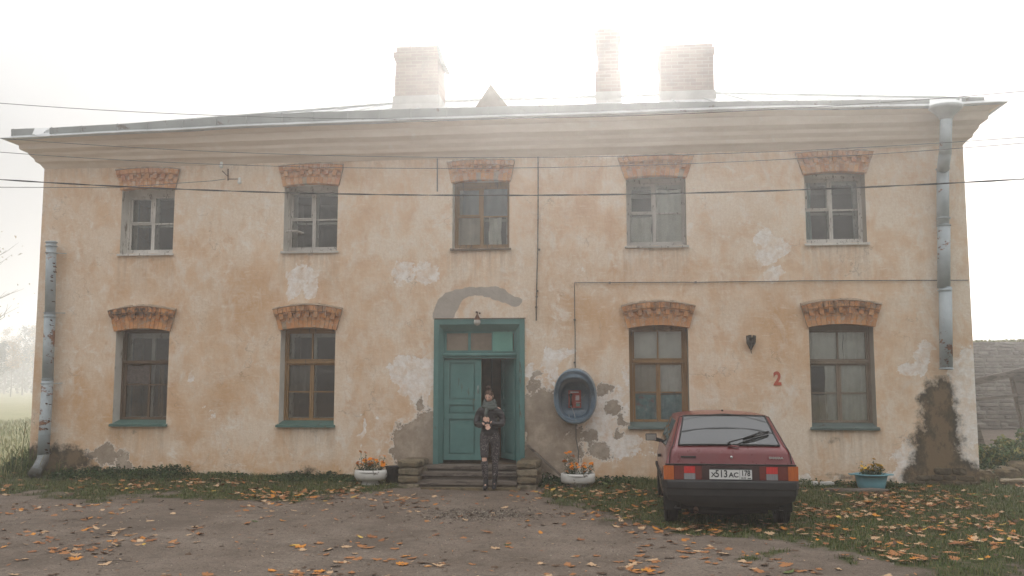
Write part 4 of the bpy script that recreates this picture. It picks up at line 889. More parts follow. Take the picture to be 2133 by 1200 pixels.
# rusty iron bracket between the two right windows
q = P(1563, 712); ib = MB(); rnd = random.Random(2)
for dx, dz, r in ((-.055, .10, .03), (-.02, .11, .028), (.055, .105, .03)): ib.tube([(0, -.01, -.12), (dx*.7, -.07, -.02), (dx, -.09, dz)], [.018, .040, r], 8)
ib.lathe([(.01, -.14), (.05, -.05), (.062, .02), (.05, .04)], (0, -.05, 0), 9); ib.tube([(0, -.01, -.13), (.01, -.01, -.20)], .006, 5)
io_ = ib.build('iron_bracket', simple('black_iron', (.035, .03, .025), .8, .5, 20)); io_.location = q+Vector((0, -.01, 0)); tag(io_, 'dark rusty broken iron fitting on the wall between the two right ground floor windows', 'bracket')

# overhead wires
WM = simple('wire', (.05, .048, .045), .7, .2); PW = simple('twisted_cable', (.025, .023, .02), .7, .3)
def wire(pts, Y, r, label, mat=WM, twist=0):
    a, b, c = [P(x, y, Y) for x, y in pts]; o0 = a.copy(); mb = MB(); N = 90; xa, xb = a.x-9, c.x+9
    def z(x):
        return a.z*(x-b.x)*(x-c.x)/((a.x-b.x)*(a.x-c.x))+b.z*(x-a.x)*(x-c.x)/((b.x-a.x)*(b.x-c.x))+c.z*(x-a.x)*(x-b.x)/((c.x-a.x)*(c.x-b.x))
    if not twist: mb.tube([(xa+(xb-xa)*k/N-o0.x, 0, z(xa+(xb-xa)*k/N)-o0.z) for k in range(N+1)], r, 6)
    else:
        N = 500
        for s_ in (0, math.pi):
            mb.tube([(xa+(xb-xa)*k/N-o0.x, r*math.cos(s_+(xb-xa)*k/N*4.2), z(xa+(xb-xa)*k/N)-o0.z+r*math.sin(s_+(xb-xa)*k/N*4.2)) for k in range(N+1)], r, 5)
    o = mb.build('overhead_wire', mat); o.location = o0; return tag(o, label, 'wire', 'wires strung across the front of the house')
wire([(0, 215), (1066, 247), (2133, 190)], -2.2, .0052, 'topmost overhead wire, crossing the gutter line')
wire([(0, 288), (1066, 328), (2133, 286)], -2.5, .0045, 'thin overhead wire running just under the cornice')
wire([(0, 317), (1066, 350), (2133, 298)], -2.5, .0045, 'thin overhead wire crossing the tops of the upper brick arches')
wire([(0, 374), (1066, 407), (2133, 373)], -3.0, .0062, 'thick twisted black cable across the upper windows', PW, 1)

# ================================================================ PLANTERS
M['whitewash'] = painted('white_painted_tyre', (.60, .58, .54), (.22, .19, .16), .40, 8, .8, (1, 1, 1))
M['soil'] = simple('soil', (.035, .027, .02), .95, .4, 20, bump=.6)
M['leaf_green'] = NT('plant_green', .7, .2); c_ = M['leaf_green']; c_.col(c_.ramp(c_.island(), [(0, (.022, .045, .014)), (.6, (.045, .085, .024)), (1, (.085, .12, .035))])); c_.b.inputs['Roughness'].default_value = .7; M['leaf_green'] = c_.m
def petal_mat(name, cs):
    c_ = NT(name, .7, .2); c_.col(c_.ramp(c_.island(), [(0, cs[0]), (.5, cs[1]), (1, cs[2])])); return c_.m
M['orange_petal'] = petal_mat('orange_petal', [(.60, .13, .01), (.85, .27, .015), (.90, .40, .03)]); M['yellow_petal'] = petal_mat('yellow_petal', [(.75, .42, .03), (.88, .58, .06), (.62, .38, .04)])
def leafcard(mb, p, sz, rnd, mi=0, droop=.3, up_=0.0):
    d = Vector((rnd.gauss(0, 1), rnd.gauss(0, 1), rnd.gauss(0, .5)+up_)).normalized(); s_ = d.cross(Vector((rnd.gauss(0, .4), rnd.gauss(0, .4), 1))).normalized(); p = Vector(p)
    t = p+d*sz; m_ = p+d*sz*.5+Vector((0, 0, sz*.12)); w_ = sz*rnd.uniform(.22, .34)
    mb.add([p, m_-s_*w_, t-Vector((0, 0, sz*droop)), m_+s_*w_], [(0, 1, 2), (0, 2, 3)], mi)
def planter(px, py, Y, prof_, sx_, label, mats, name='planter', cat='planter', extra=None):
    q = P(px, py, Y); root = tag(empty(name, (q.x, Y, gh(q.x, Y)-.01)), label, cat)
    mb = MB(); mb.lathe(prof_, (0, 0, 0), 28, 0, sx_, sx_*.8); mb.build('basin', mats, root)
    zt_ = max(z for _, z in prof_)-.035; rr = max(r for r, _ in prof_)*.86*sx_
    mb = MB(); mb.lathe([(rr, 0), (rr*.5, .012), (.001, .015)], (0, 0, zt_), 20); mb.build('soil', M['soil'], root)
    return root, zt_, rr
def marigolds(root, zt_, rr, n, hts, spread, pet, bs, label, seed, tall=None, cat='flowers'):
    rnd = random.Random(seed); pl = tag(empty('marigold_plant', root.location+Vector((0, 0, zt_))), label, cat)
    mb = MB(); st_ = MB(); heads = []
    for k in range(n):
        x, y = rnd.uniform(-1, 1)*rr*spread, rnd.uniform(-.7, .7)*rr; h = rnd.uniform(*hts)
        if tall and k < len(tall): x, h = tall[k]; y = rnd.uniform(-.03, .03)
        st_.tube([(x*.75, y*.8, 0), (x*.9, y*.9, h*.5), (x, y, h)], .003, 4)
        heads.append((x, y, h))
        for j in range(26): 
            t = rnd.random()**.8*.95; leafcard(mb, (x*(.75+.25*t)+rnd.gauss(0, .025), y*(.8+.2*t)+rnd.gauss(0, .025), h*t*.93), rnd.uniform(.018, .038), rnd)
    mb.build('foliage', M['leaf_green'], pl); st_.build('stems', M['leaf_green'], pl)
    first = None
    for (x, y, h) in heads:
        if first is None:
            b_ = MB()
            for ring_, (rr_, zz, nn) in enumerate(((1, 0, 9), (.7, .35, 7), (.35, .6, 5))):
                for k in range(nn):
                    a = 2*math.pi*(k+.4*ring_)/nn; c, s = math.cos(a), math.sin(a); w_ = .42
                    b_.add([(0, 0, zz*bs*.6), (c*rr_*bs-s*bs*w_*rr_, s*rr_*bs+c*bs*w_*rr_, zz*bs), (c*rr_*bs*1.15, s*rr_*bs*1.15, zz*bs-.1*bs), (c*rr_*bs+s*bs*w_*rr_, s*rr_*bs-c*bs*w_*rr_, zz*bs)], [(0, 1, 2, 3)])
            first = b_.build('blossom', pet, pl); o = first
        else: o = first.copy(); COL.objects.link(o); o.parent = pl
        s_ = rnd.uniform(.75, 1.15); o.scale = (s_, s_, s_*rnd.uniform(.8, 1.2)); o.location = (x, y, h); o.rotation_euler = (rnd.uniform(.1, .9), rnd.uniform(-.5, .5), rnd.uniform(0, 6))
tyre_prof = [(.16, -.02), (.20, .0), (.17, .07), (.30, .09), (.345, .14), (.35, .20), (.33, .25), (.31, .255), (.30, .23)]
rt1, z_, r1 = planter(772, 1005, -.62, tyre_prof, .80, 'round white planter cut from a tyre, left of the steps', M['whitewash'])
marigolds(rt1, z_, r1, 24, (.10, .22), .9, M['orange_petal'], .036, 'orange marigolds growing in the white planter left of the steps', 5, [(-.19, .33), (-.10, .32), (.16, .27), (.23, .26), (-.22, .16)])
rt2, z_, r2 = planter(1204, 1000, -.55, [(.15, -.02), (.19, .0), (.18, .06), (.315, .075), (.34, .10), (.345, .17), (.335, .225), (.32, .23), (.31, .20)], .84, 'low white planter with cracked paint under the payphone', M['whitewash'])
marigolds(rt2, z_, r2, 20, (.07, .19), .95, M['orange_petal'], .036, 'straggly orange marigolds in the white planter under the payphone', 8, [(-.20, .36), (-.14, .38), (-.08, .31), (-.22, .23), (.22, .2), (.24, .18), (-.1, .12)])
M['aqua'] = simple('aqua_plastic', (.155, .36, .42), .45, .1, 4, .5)
rt3, z_, r3 = planter(1815, 1007, -.55, [(.18, 0), (.20, .01), (.225, .12), (.255, .235), (.285, .245), (.287, .262), (.262, .262), (.250, .24)], 1.0, 'light blue plastic washing basin used as a flower pot, by the wall at right', M['aqua'], 'plastic_basin', 'basin')
mb = MB()
for s_ in (-1, 1): mb.box(min(s_*.27, s_*.335), max(s_*.27, s_*.335), -.07, .07, .243, .258, 0, .003)
mb.build('handle', M['aqua'], rt3)
marigolds(rt3, z_, r3*.8, 30, (.06, .19), .9, M['yellow_petal'], .030, 'small yellow flowers growing in the light blue basin', 11, [(-.14, .22), (.05, .27)])
q = P(818, 1000, -.45); bk = MB(); bk.lathe([(.10, 0), (.115, .01), (.125, .26), (.135, .265), (.135, .28), (.12, .28), (.115, .1), (.001, .09)], (0, 0, 0), 18); bo = bk.build('bucket', simple('black_bucket', (.03, .028, .026), .6, .3)); bo.location = (q.x, -.45, gh(q.x, -.45)); tag(bo, 'dark bucket standing between the white planter and the stone pier', 'bucket')
# long dark curb piece in front of the basin, flat stone by the wall
for (px, py, Y, ln, hh, lab, nm, mt) in ((1783, 1012, -.75, 1.0, .05, 'dark rotten plank half sunk in the grass before the blue basin', 'plank', 'step'), (1690, 1004, -.22, .7, .07, 'pale broken mortar rubble along the wall behind the car', 'rubble', 'chim_base')):
    q = P(px, py, Y); mb = MB(); rnd = random.Random(px)
    if nm == 'plank': rock(mb, -ln/2, ln/2, -.06, .06, -.02, hh, rnd, .012)
    else:
        for k in range(9): a = rnd.uniform(-ln/2, ln/2); s_ = rnd.uniform(.04, .09); rock(mb, a, a+s_*1.7, -s_/2, s_/2, -.02, s_*.7, rnd, .012)
    o = mb.build(nm, M[mt]); o.location = (q.x, Y, gh(q.x, Y)); tag(o, lab, nm)

# ================================================================ CAR
cc = G(1512, 1087, Z0); CR = R(-1.2)
carR = Matrix.Rotation(CR, 3, 'Z'); cpos = Vector((cc.x, cc.y, 0))+carR@Vector((0, 1.28, 0))
car = tag(empty('car', (cpos.x, cpos.y, Z0-.005), CR), 'dark red hatchback parked on the grass with its rear to the viewer', 'car')
car.scale = (.955, 1, 1)
def build_paint():
    n = NT('maroon_paint', .3, .5); c = n.ramp(n.noise(3, 4), [(.3, (.125, .007, .009)), (.7, (.165, .011, .013))])
    z = n.sep(2); c = n.mix(n.math('MULTIPLY', n.ramp(z, [(.25, .55), (.75, .0)]), n.ramp(n.noise(9, 6, .7), [(.35, .3), (.7, 1)])), c, (.17, .13, .10)); n.col(c)
    n.rough(n.ramp(n.noise(6, 7, .7), [(.3, .22), (.7, .42)])); n.b.inputs['Coat Weight'].default_value = .5; n.b.inputs['Coat Roughness'].default_value = .12; return n.m
M['paint'] = build_paint()
M['rubber'] = simple('rubber', (.022, .021, .02), .75, .3, 20); M['bumper'] = simple('bumper_plastic', (.022, .021, .021), .55, .25, 5, .35); M['under'] = simple('underbody', (.015, .013, .012), .9, .3)
M['carglass'] = NT('car_glass', .03, .9); M['carglass'].col((.012, .014, .015)); M['carglass'].b.inputs['IOR'].default_value = 1.5; M['carglass'] = M['carglass'].m
# stations: y, then half profile (w, z) x6 + roof centre z
ST = [(-1.93, [(.70, .36), (.77, .40), (.805, .57), (.812, .66), (.812, .765), (.40, .768)], .769),
      (-1.925, [(.70, .36), (.77, .40), (.81, .57), (.812, .70), (.810, .775), (.40, .778)], .779),
      (-1.885, [(.70, .36), (.78, .40), (.815, .57), (.795, .80), (.745, .925), (.37, .932)], .935),
      (-1.84, [(.70, .34), (.785, .38), (.818, .57), (.785, .84), (.722, .972), (.36, .982)], .986),
      (-1.56, [(.70, .30), (.79, .34), (.822, .57), (.79, .89), (.665, 1.145), (.34, 1.165)], 1.171),
      (-1.54, [(.70, .55), (.79, .62), (.822, .66), (.79, .89), (.66, 1.158), (.34, 1.178)], 1.184),
      (-1.28, [(.70, .62), (.79, .66), (.824, .70), (.785, .90), (.605, 1.312), (.32, 1.336)], 1.343),
      (-1.22, [(.70, .62), (.79, .66), (.824, .70), (.785, .90), (.60, 1.325), (.31, 1.350)], 1.358),
      (-.98, [(.70, .55), (.79, .60), (.824, .66), (.783, .90), (.605, 1.335), (.31, 1.364)], 1.373),
      (-.94, [(.70, .22), (.79, .26), (.824, .57), (.783, .90), (.605, 1.336), (.31, 1.366)], 1.375),
      (-.3, [(.70, .20), (.79, .24), (.825, .57), (.785, .89), (.61, 1.338), (.31, 1.37)], 1.38),
      (.35, [(.70, .20), (.79, .24), (.825, .57), (.785, .88), (.595, 1.325), (.31, 1.36)], 1.37),
      (.86, [(.70, .20), (.79, .24), (.822, .57), (.785, .87), (.70, .915), (.36, .95)], .96),
      (.90, [(.70, .55), (.79, .60), (.822, .66), (.78, .86), (.70, .905), (.36, .93)], .94),
      (1.46, [(.70, .55), (.79, .60), (.815, .64), (.765, .79), (.70, .82), (.36, .85)], .86),
      (1.5, [(.66, .25), (.77, .30), (.81, .52), (.76, .77), (.69, .80), (.36, .83)], .84),
      (1.90, [(.60, .25), (.72, .32), (.765, .50), (.72, .64), (.66, .68), (.34, .71)], .72)]
def full(pr, zc): return [(-w_, z) for w_, z in pr][::1]+[]
mb = MB(); n = 13
for y, pr, zc in ST:
    for w_, z in pr: mb.v.append((-w_, y, z))
    mb.v.append((0, y, zc))
    for w_, z in reversed(pr): mb.v.append((w_, y, z))
for i in range(len(ST)-1):
    for k in range(n-1): mb.f.append((i*n+k, (i+1)*n+k, (i+1)*n+k+1, i*n+k+1)); mb.mi.append(0); mb.sm.append(True)
    mb.f.append((i*n+n-1, (i+1)*n+n-1, (i+1)*n, i*n)); mb.mi.append(1); mb.sm.append(False)
mb.f.append(tuple(range(n))); mb.mi.append(0); mb.sm.append(False); L_ = (len(ST)-1)*n; mb.f.append(tuple(L_+k for k in reversed(range(n)))); mb.mi.append(0); mb.sm.append(False)
body = mb.build('body', [M['paint'], M['under']], car)
bm = bmesh.new(); bm.from_mesh(body.data)
cre = bm.edges.layers.float.get('crease_edge') or bm.edges.layers.float.new('crease_edge')
for e in bm.edges:
    a, b = e.verts; ka, kb = a.index % n, b.index % n
    if ka == kb and ka in (3, 4, 8, 9, 1, 11): e[cre] = .55
    if {a.index//n, b.index//n} <= {0, 1}: e[cre] = .75
    if a.index//n == b.index//n and a.index//n in (1, 2, 3, 6): e[cre] = .9
bm.to_mesh(body.data); bm.free()
ss = body.modifiers.new('s', 'SUBSURF'); ss.levels = 2; ss.render_levels = 2
# hatch plane helper: points on the slanted hatch, u in -1..1 across, v from 0 (beltline) to 1 (roof edge)
HA, HB_ = Vector((0, -1.84, .986)), Vector((0, -1.29, 1.338)); hn = Vector((0, -(HB_.z-HA.z), HB_.y-HA.y)).normalized()
hn = Vector((0, -.554, .833)); hn = Vector((0, -(HB_-HA).z, (HB_-HA).y)).normalized()
def hp(u, v, off=.0, w0=.70, w1=.585):
    c = HA.lerp(HB_, v); w_ = w0+(w1-w0)*v; return Vector((u*w_, c.y, c.z))+hn*(off-.012*abs(u)**3)
def hquad(mb, us, vs_, off, thick=.006, nn=8, mi=0):
    (u0, u1), (v0, v1) = us, vs_; N = nn
    for k in range(N):
        a, b = u0+(u1-u0)*k/N, u0+(u1-u0)*(k+1)/N
        mb.hexa([hp(a, v0, off), hp(b, v0, off), hp(b, v1, off), hp(a, v1, off), hp(a, v0, off-thick), hp(b, v0, off-thick), hp(b, v1, off-thick), hp(a, v1, off-thick)], mi)
mb = MB(); N = 14; og = .016
vs = [hp(-.885+1.77*i/N, v, og) for v in (.03, .35, .65, .945) for i in range(N+1)]; mb.add(vs, [(j*(N+1)+i, j*(N+1)+i+1, (j+1)*(N+1)+i+1, (j+1)*(N+1)+i) for j in range(3) for i in range(N)], 0, True)
vs2 = [v-hn*.03 for v in vs]; vs = [v.copy() for v in vs]; o_f = len(mb.v); mb.v += [tuple(v) for v in vs]; rim = [i for i in range(N+1)]+[(j)*(N+1)+N for j in (1, 2, 3)]+[3*(N+1)+i for i in range(N-1, -1, -1)]+[j*(N+1) for j in (2, 1)]
o_n = len(mb.v); mb.v += [tuple(v) for v in vs2]
for a, b in zip(rim, rim[1:]+rim[:1]): mb.f.append((o_f+a, o_n+a, o_n+b, o_f+b)); mb.mi.append(0); mb.sm.append(False)
hatch = MB()
hg = mb.build('rear_window', M['carglass'], car)
mb = MB()                                  # rubber seal round the glass
seal = [hp(u, v, og+.001) for u, v in ((-.90, .015), (-.45, .012), (0, .012), (.45, .012), (.90, .015), (.90, .45), (.90, .96), (.45, .965), (0, .965), (-.45, .965), (-.90, .96), (-.90, .45), (-.90, .015))]
mb.tube(seal, .011, 6); mb.build('window_seal', M['rubber'], hg)
mb = MB()
for s_ in (-1, 1):                         # hatch shut lines
    mb.tube([hp(s_*.985, .93, .014), hp(s_*.995, .5, .012), hp(s_*1.0, .05, .012), (s_*.722, -1.862, .955), (s_*.742, -1.905, .90), (s_*.752, -1.932, .79)], .006, 5)
mb.tube([hp(-.985, .94, .016), hp(0, 1.0, .02), hp(.985, .94, .016)], .006, 5)
mb.tube([(-.805, -1.937, .772), (0, -1.942, .774), (.805, -1.937, .772)], .010, 6)
mb.build('shut_line', M['rubber'], car)
# hatch pressing, badges and lock
mb = MB(); mb.box(-.61, -.42, -1.925, -1.905, .852, .870); mb.build('vent_slot', M['rubber'], car)
mb = MB(); mb.tube([(.02, -1.90, .862), (.02, -1.93, .862)], .016, 12); mb.build('hatch_lock', M['silver'], car)
text_mesh('SAMARA', .033, 'badge', M['silver'], car, (.565, -1.929, .856), (R(90), 0, 0), .004, bold=.002, sxx=1.35)
# wiper
mb = MB(); base = hp(-.02+.02, .0, .03); mb.tube([base-Vector((0, .01, .005)), base+hn*.03], [.022, .016], 8); mb.tube([base+hn*.03, hp(.25, .14, .045), hp(.50, .27, .04)], [.010, .008, .006], 6)
tipA, tipB = hp(.27, .13, .035), hp(.80, .37, .035)
mb.tube([tipA, tipB], .011, 6); mb.tube([tipA+hn*.02, tipA.lerp(tipB, .5)+hn*.035, tipB+hn*.02], .008, 6); mb.tube([hp(.45, .21, .05), hp(.62, .34, .055)], .010, 6); mb.build('rear_wiper', M['rubber'], car)
mb = MB(); mb.tube([base+Vector((.01, -.01, -.02)), base+Vector((.12, -.02, -.028))], .013, 6); mb.build('wiper_cover', M['paint'], car)
# lamps and plate panel
def lampmat(name, c, em=0, rough=.25):
    n = NT(name, rough, .6); n.col(n.ramp(n.noise(12, 3, st=(8, 1, 1)), [(.35, tuple(k*.8 for k in c)), (.65, c)])); n.b.inputs['Coat Weight'].default_value = .4; return n.m
LM = dict(orange=lampmat('amber_lens', (.50, .11, .012)), dark=lampmat('dark_red_lens', (.10, .012, .010)), red=lampmat('red_lens', (.62, .03, .03)), grey=lampmat('reverse_lens', (.26, .26, .27)), dim=lampmat('brake_lens', (.16, .02, .015)))
yl = -1.945
mb = MB(); mb.box(-.80, .80, -1.94, -1.90, .585, .762); mb.build('lamp_panel', lampmat('maroon_panel', (.045, .012, .012), rough=.4), car)
for s_ in (-1, 1):
    def lb(a, b, z0, z1, m_, nm, par, yy=.0, j=0):
        m2 = MB(); x0_, x1_ = sorted((s_*a, s_*b)); m2.box(x0_, x1_, -1.968-yy, -1.93, z0, z1); return m2.build(nm, m_, par)
    m2 = MB(); x0_, x1_ = sorted((s_*.35, s_*.71)); m2.box(x0_, x1_, -1.958, -1.92, .592, .758); tl = m2.build('tail_lamp', LM['dark'], car)
    if True:
        m2 = MB(); xo, xi = s_*.826, s_*.70; q_ = [(xi, -1.966, .592), (xo, -1.950, .592), (xo, -1.950, .758), (xi, -1.966, .758), (xi, -1.90, .592), (xo, -1.85, .592), (xo, -1.85, .758), (xi, -1.90, .758)]
        if s_ < 0: q_ = [q_[1], q_[0], q_[3], q_[2], q_[5], q_[4], q_[7], q_[6]]
        m2.hexa(q_); m2.build('indicator', LM['orange'], tl)
    lb(.435, .575, .672, .752, LM['red'], 'fog_lens', tl); lb(.435, .575, .598, .670, LM['grey'], 'reverse_lens', tl); lb(.58, .695, .60, .752, LM['dim'], 'brake_lens', tl, -.004); lb(.36, .43, .60, .752, LM['dim'], 'inner_lens', tl, -.004)
M['plate'] = simple('plate_white', (.66, .66, .64), .5, .06, 6); M['plate_ink'] = simple('plate_ink', (.015, .015, .018), .6, .2)
mb = MB(); mb.box(-.262, .258, -1.985, -1.975, .602, .720); pl = mb.build('number_plate', M['plate'], car)
mb = MB(); mb.box(-.24, .24, -1.976, -1.94, .59, .73); mb.build('plate_holder', M['rubber'], car)
for s_, sz, x, z, bo_, sx_ in (('X', .075, -.212, .655, .002, 1.05), ('513', .118, -.115, .666, .002, .88), ('AC', .078, .035, .655, .002, 1.1), ('178', .092, .182, .675, .002, .82), ('RUS', .032, .155, .620, .0005, 1.0)):
    text_mesh(s_, sz, 'lettering', M['plate_ink'], pl, (x, -1.986, z), (R(90), 0, 0), .001, bold=bo_, sxx=sx_)
mb = MB(); mb.box(.108, .111, -1.987, -1.9851, .604, .718); mb.box(-.262, .258, -1.9865, -1.9851, .602, .605); mb.box(-.262, .258, -1.9865, -1.9851, .717, .720); mb.box(.205, .245, -1.987, -1.9851, .612, .622); mb.build('plate_border', M['plate_ink'], pl)
# bumper: bevelled bar wrapping round the sides
mb = MB(); path = [(-.828, -1.55), (-.830, -1.86), (-.785, -1.985), (-.55, -2.015), (0, -2.025), (.55, -2.015), (.785, -1.985), (.830, -1.86), (.828, -1.55)]
pr_ = [(.0, .590), (.012, .575), (.016, .50), (.004, .485), (.0, .415), (-.03, .33), (-.09, .265), (-.16, .262), (-.16, .590)]
vs = []; cxn = []
for i, (x, y) in enumerate(path):
    a = Vector(path[max(0, i-1)]); b = Vector(path[min(len(path)-1, i+1)]); d = (b-a).normalized(); nx_ = Vector((d.y, -d.x))
    for o_r, z in pr_: vs.append((x+nx_.x*o_r, y+nx_.y*o_r, max(z, (.44, .43, .355, .28, .26, .28, .355, .43, .44)[i]) if z < .5 else z))
k_ = len(pr_); mb.add(vs, [(i*k_+j, i*k_+(j+1) % k_, (i+1)*k_+(j+1) % k_, (i+1)*k_+j) for i in range(len(path)-1) for j in range(k_)], 0, False); mb.add([], [])
mb.f += [tuple(range(k_)), tuple((len(path)-1)*k_+j for j in reversed(range(k_)))]; mb.mi += [0, 0]; mb.sm += [False, False]
bu = mb.build('bumper', M['bumper'], car); bv = bu.modifiers.new('b', 'BEVEL'); bv.width = .008; bv.segments = 2
mb = MB(); mb.box(-.62, .62, -1.86, -1.2, .235, .34); mb.box(-.5, .5, -1.6, 1.2, .16, .30); mb.tube([(-.72, -1.28, .27), (.72, -1.28, .27)], .05, 8); mb.tube([(-.5, -1.75, .24), (.0, -1.75, .22), (.45, -1.6, .24)], .07, 8); mb.build('underbody', M['under'], car)
mb = MB(); mb.tube([(-.43, -1.6, .235), (-.43, -1.93, .235), (-.44, -1.985, .225)], .030, 10, 0, False); mb.ball((-.43, -1.94, .235), .022, 6); mb.build('exhaust_pipe', M['rust'], car)
for q_ in ([(.60, -1.9, .27), (.62, -1.97, .25), (.55, -1.98, .25)], [(-.68, -1.9, .27), (-.70, -1.95, .25), (-.62, -1.96, .25)]):
    mb = MB(); mb.tube(q_, .012, 6); mb.build('tow_eye', M['under'], car)
# wheels
def wheel(x, y, sgn, first=[]):
    if not first:
        w_ = MB(); w_.lathe([(.17, -.085), (.235, -.088), (.268, -.078), (.280, -.06), (.283, -.045)]+[v for k in range(4) for v in ((.283, -.045+k*.024), (.283, -.031+k*.024), (.277, -.029+k*.024), (.277, -.023+k*.024))]+[(.283, .045), (.280, .06), (.268, .078), (.235, .088), (.17, .085)], (0, 0, 0), 40)
        r_o = w_.build('wheel', M['rubber'], car); rm = MB(); rm.lathe([(.172, -.07), (.165, -.05), (.10, -.055), (.05, -.07), (.001, -.072)], (0, 0, 0), 24); rm.lathe([(.172, .07), (.12, .05), (.001, .05)], (0, 0, 0), 24); rim_ = rm.build('rim', M['tin_grey'], r_o); first.append((r_o, rim_))
        o = r_o
    else:
        o = first[0][0].copy(); COL.objects.link(o); o.parent = car; r2 = first[0][1].copy(); COL.objects.link(r2); r2.parent = o
    o.location = (x, y, .283); o.rotation_euler = (0, R(90)*(-1 if sgn > 0 else 1), 0); o.scale = (1, 1, 1)
for sx_ in (-1, 1):
    wheel(sx_*.715, -1.27, sx_); wheel(sx_*.715, 1.18, sx_)
for s_ in (-1, 1):
    mb = MB(); mb.box(min(s_*.60, s_*.80), max(s_*.60, s_*.80), -1.60, -1.585, .18, .40); mb.build('mudguard', M['rubber'], car)
# side glass, door mirror, handle, aerial
for s_ in (-1, 1):
    m2 = MB()
    for (ya, yb) in ((-1.28, -.55), (-.49, .62)):
        q_ = []
        def sp(y, t):
            pr0 = None
            for (y0_, p0_, _), (y1_, p1_, _) in zip(ST, ST[1:]):
                if y0_ <= y <= y1_:
                    tt = (y-y0_)/(y1_-y0_); a = [(p0_[k][0]*(1-tt)+p1_[k][0]*tt, p0_[k][1]*(1-tt)+p1_[k][1]*tt) for k in (3, 4)]; break
            return Vector((s_*(a[0][0]*(1-t)+a[1][0]*t+.004), y, a[0][1]*(1-t)+a[1][1]*t))
        b2 = yb if yb < .3 else yb-.28
        q0_ = [sp(ya, .08), sp(yb, .08), sp(b2, .86), sp(ya+.08, .86)]; q1_ = [v-Vector((s_*.02, 0, 0)) for v in q0_]
        m2.hexa(q0_+q1_)
    m2.build('side_window', M['carglass'], car)
    m2 = MB(); m2.box(min(s_*.80, s_*.835), max(s_*.80, s_*.835), -.9, 1.2, .50, .545); m2.build('side_moulding', M['rubber'], car)
M['mirror_glass'] = NT('mirror_glass', .05, .9); M['mirror_glass'].col((.45, .5, .53)); M['mirror_glass'].b.inputs['Metallic'].default_value = 1; M['mirror_glass'] = M['mirror_glass'].m
for s_ in (-1, 1):
    m2 = MB(); m2.box(min(s_*.83, s_*1.0), max(s_*.83, s_*1.0), .40, .50, .905, 1.005, 0, .004); m2.tube([(s_*.76, .52, .90), (s_*.87, .47, .93)], .03, 8); mi_ = m2.build('door_mirror', M['rubber'], car); bv = mi_.modifiers.new('b', 'BEVEL'); bv.width = .012; bv.segments = 2
    m2 = MB(); m2.box(min(s_*.842, s_*.99), max(s_*.842, s_*.99), .394, .397, .915, .995); m2.build('mirror_glass', M['mirror_glass'], mi_)
    m2 = MB(); m2.box(min(s_*.80, s_*.845), max(s_*.80, s_*.845), -.36, -.20, .735, .765, 0, .003); m2.build('door_handle', M['rubber'], car)
mb = MB(); mb.box(-.012, .012, -1.16, -1.13, 1.385, 1.405); mb.build('hinge_cap', M['rubber'], car)
# ================================================================ PERSON
pq = P(1019, 1016, -1.06); PX, PY, PZ = pq.x, -1.02, gh(pq.x, -1.02)+.012
person = tag(empty('person', (PX, PY, PZ)), 'woman in black jacket and grey scarf, hair in a bun, standing before the open door', 'person')
person.rotation_euler = (0, 0, R(-4))
def skin(name, verts, edges, radii, mat, parent, levels=2, root=0, smooth=True, baked=True):
    me = bpy.data.meshes.new(name); me.from_pydata(verts, edges, []); me.update(); o = bpy.data.objects.new(name, me); COL.objects.link(o)
    sk = o.modifiers.new('skin', 'SKIN'); sk.use_smooth_shade = True
    for i, r in enumerate(radii):
        r = (r, r) if not isinstance(r, tuple) else r; me.skin_vertices[0].data[i].radius = r
    for i in range(len(verts)): me.skin_vertices[0].data[i].use_root = (i == root)
    ss = o.modifiers.new('s', 'SUBSURF'); ss.levels = levels; ss.render_levels = levels
    dg = bpy.context.evaluated_depsgraph_get(); m2 = bpy.data.meshes.new_from_object(o.evaluated_get(dg)); m2.name = name
    bpy.data.objects.remove(o); return m2
def chain(points):   # list of (pos, r) -> verts, edges, radii
    return [p for p, _ in points], [(i, i+1) for i in range(len(points)-1)], [r for _, r in points]
# skeleton, metres from the ground under her; faces the viewer (-y); x right in the picture
HT = 1.0
hipL, hipR = (-.085, .0, .84), (.085, .0, .84)
V = [(0, 0, .90), (0, 0, 1.02), (0, .005, 1.16), (0, .01, 1.29), (0, .0, 1.36), (0, -.025, 1.41), (0, -.04, 1.46),
     (-.08, 0, .84), (-.078, -.03, .66), (-.075, -.06, .47), (-.068, -.03, .28), (-.062, .0, .10), (-.062, -.10, .035),
     (.085, .01, .84), (.088, .02, .66), (.088, .015, .47), (.082, .04, .28), (.078, .05, .12), (.078, -.04, .05),
     (-.15, .0, 1.30), (-.195, .0, 1.18), (-.20, -.03, 1.06), (-.10, -.15, 1.06), (-.05, -.17, 1.07),
     (.15, .0, 1.30), (.20, .0, 1.18), (.21, -.03, 1.06), (.11, -.16, 1.08), (.045, -.19, 1.10)]
E_ = [(0, 1), (1, 2), (2, 3), (3, 4), (4, 5), (5, 6), (0, 7), (7, 8), (8, 9), (9, 10), (10, 11), (11, 12), (0, 13), (13, 14), (14, 15), (15, 16), (16, 17), (17, 18),
      (3, 19), (19, 20), (20, 21), (21, 22), (22, 23), (3, 24), (24, 25), (25, 26), (26, 27), (27, 28)]
Rr = [(.10, .07), (.09, .07), (.10, .075), (.09, .07), .048, .045, .04, .066, .055, .043, .034, .018, .014, .066, .055, .040, .034, .018, .014,
      .05, .044, .04, .033, .024, .05, .044, .04, .033, .024]
m_body = skin('body', V, E_, Rr, None, None)
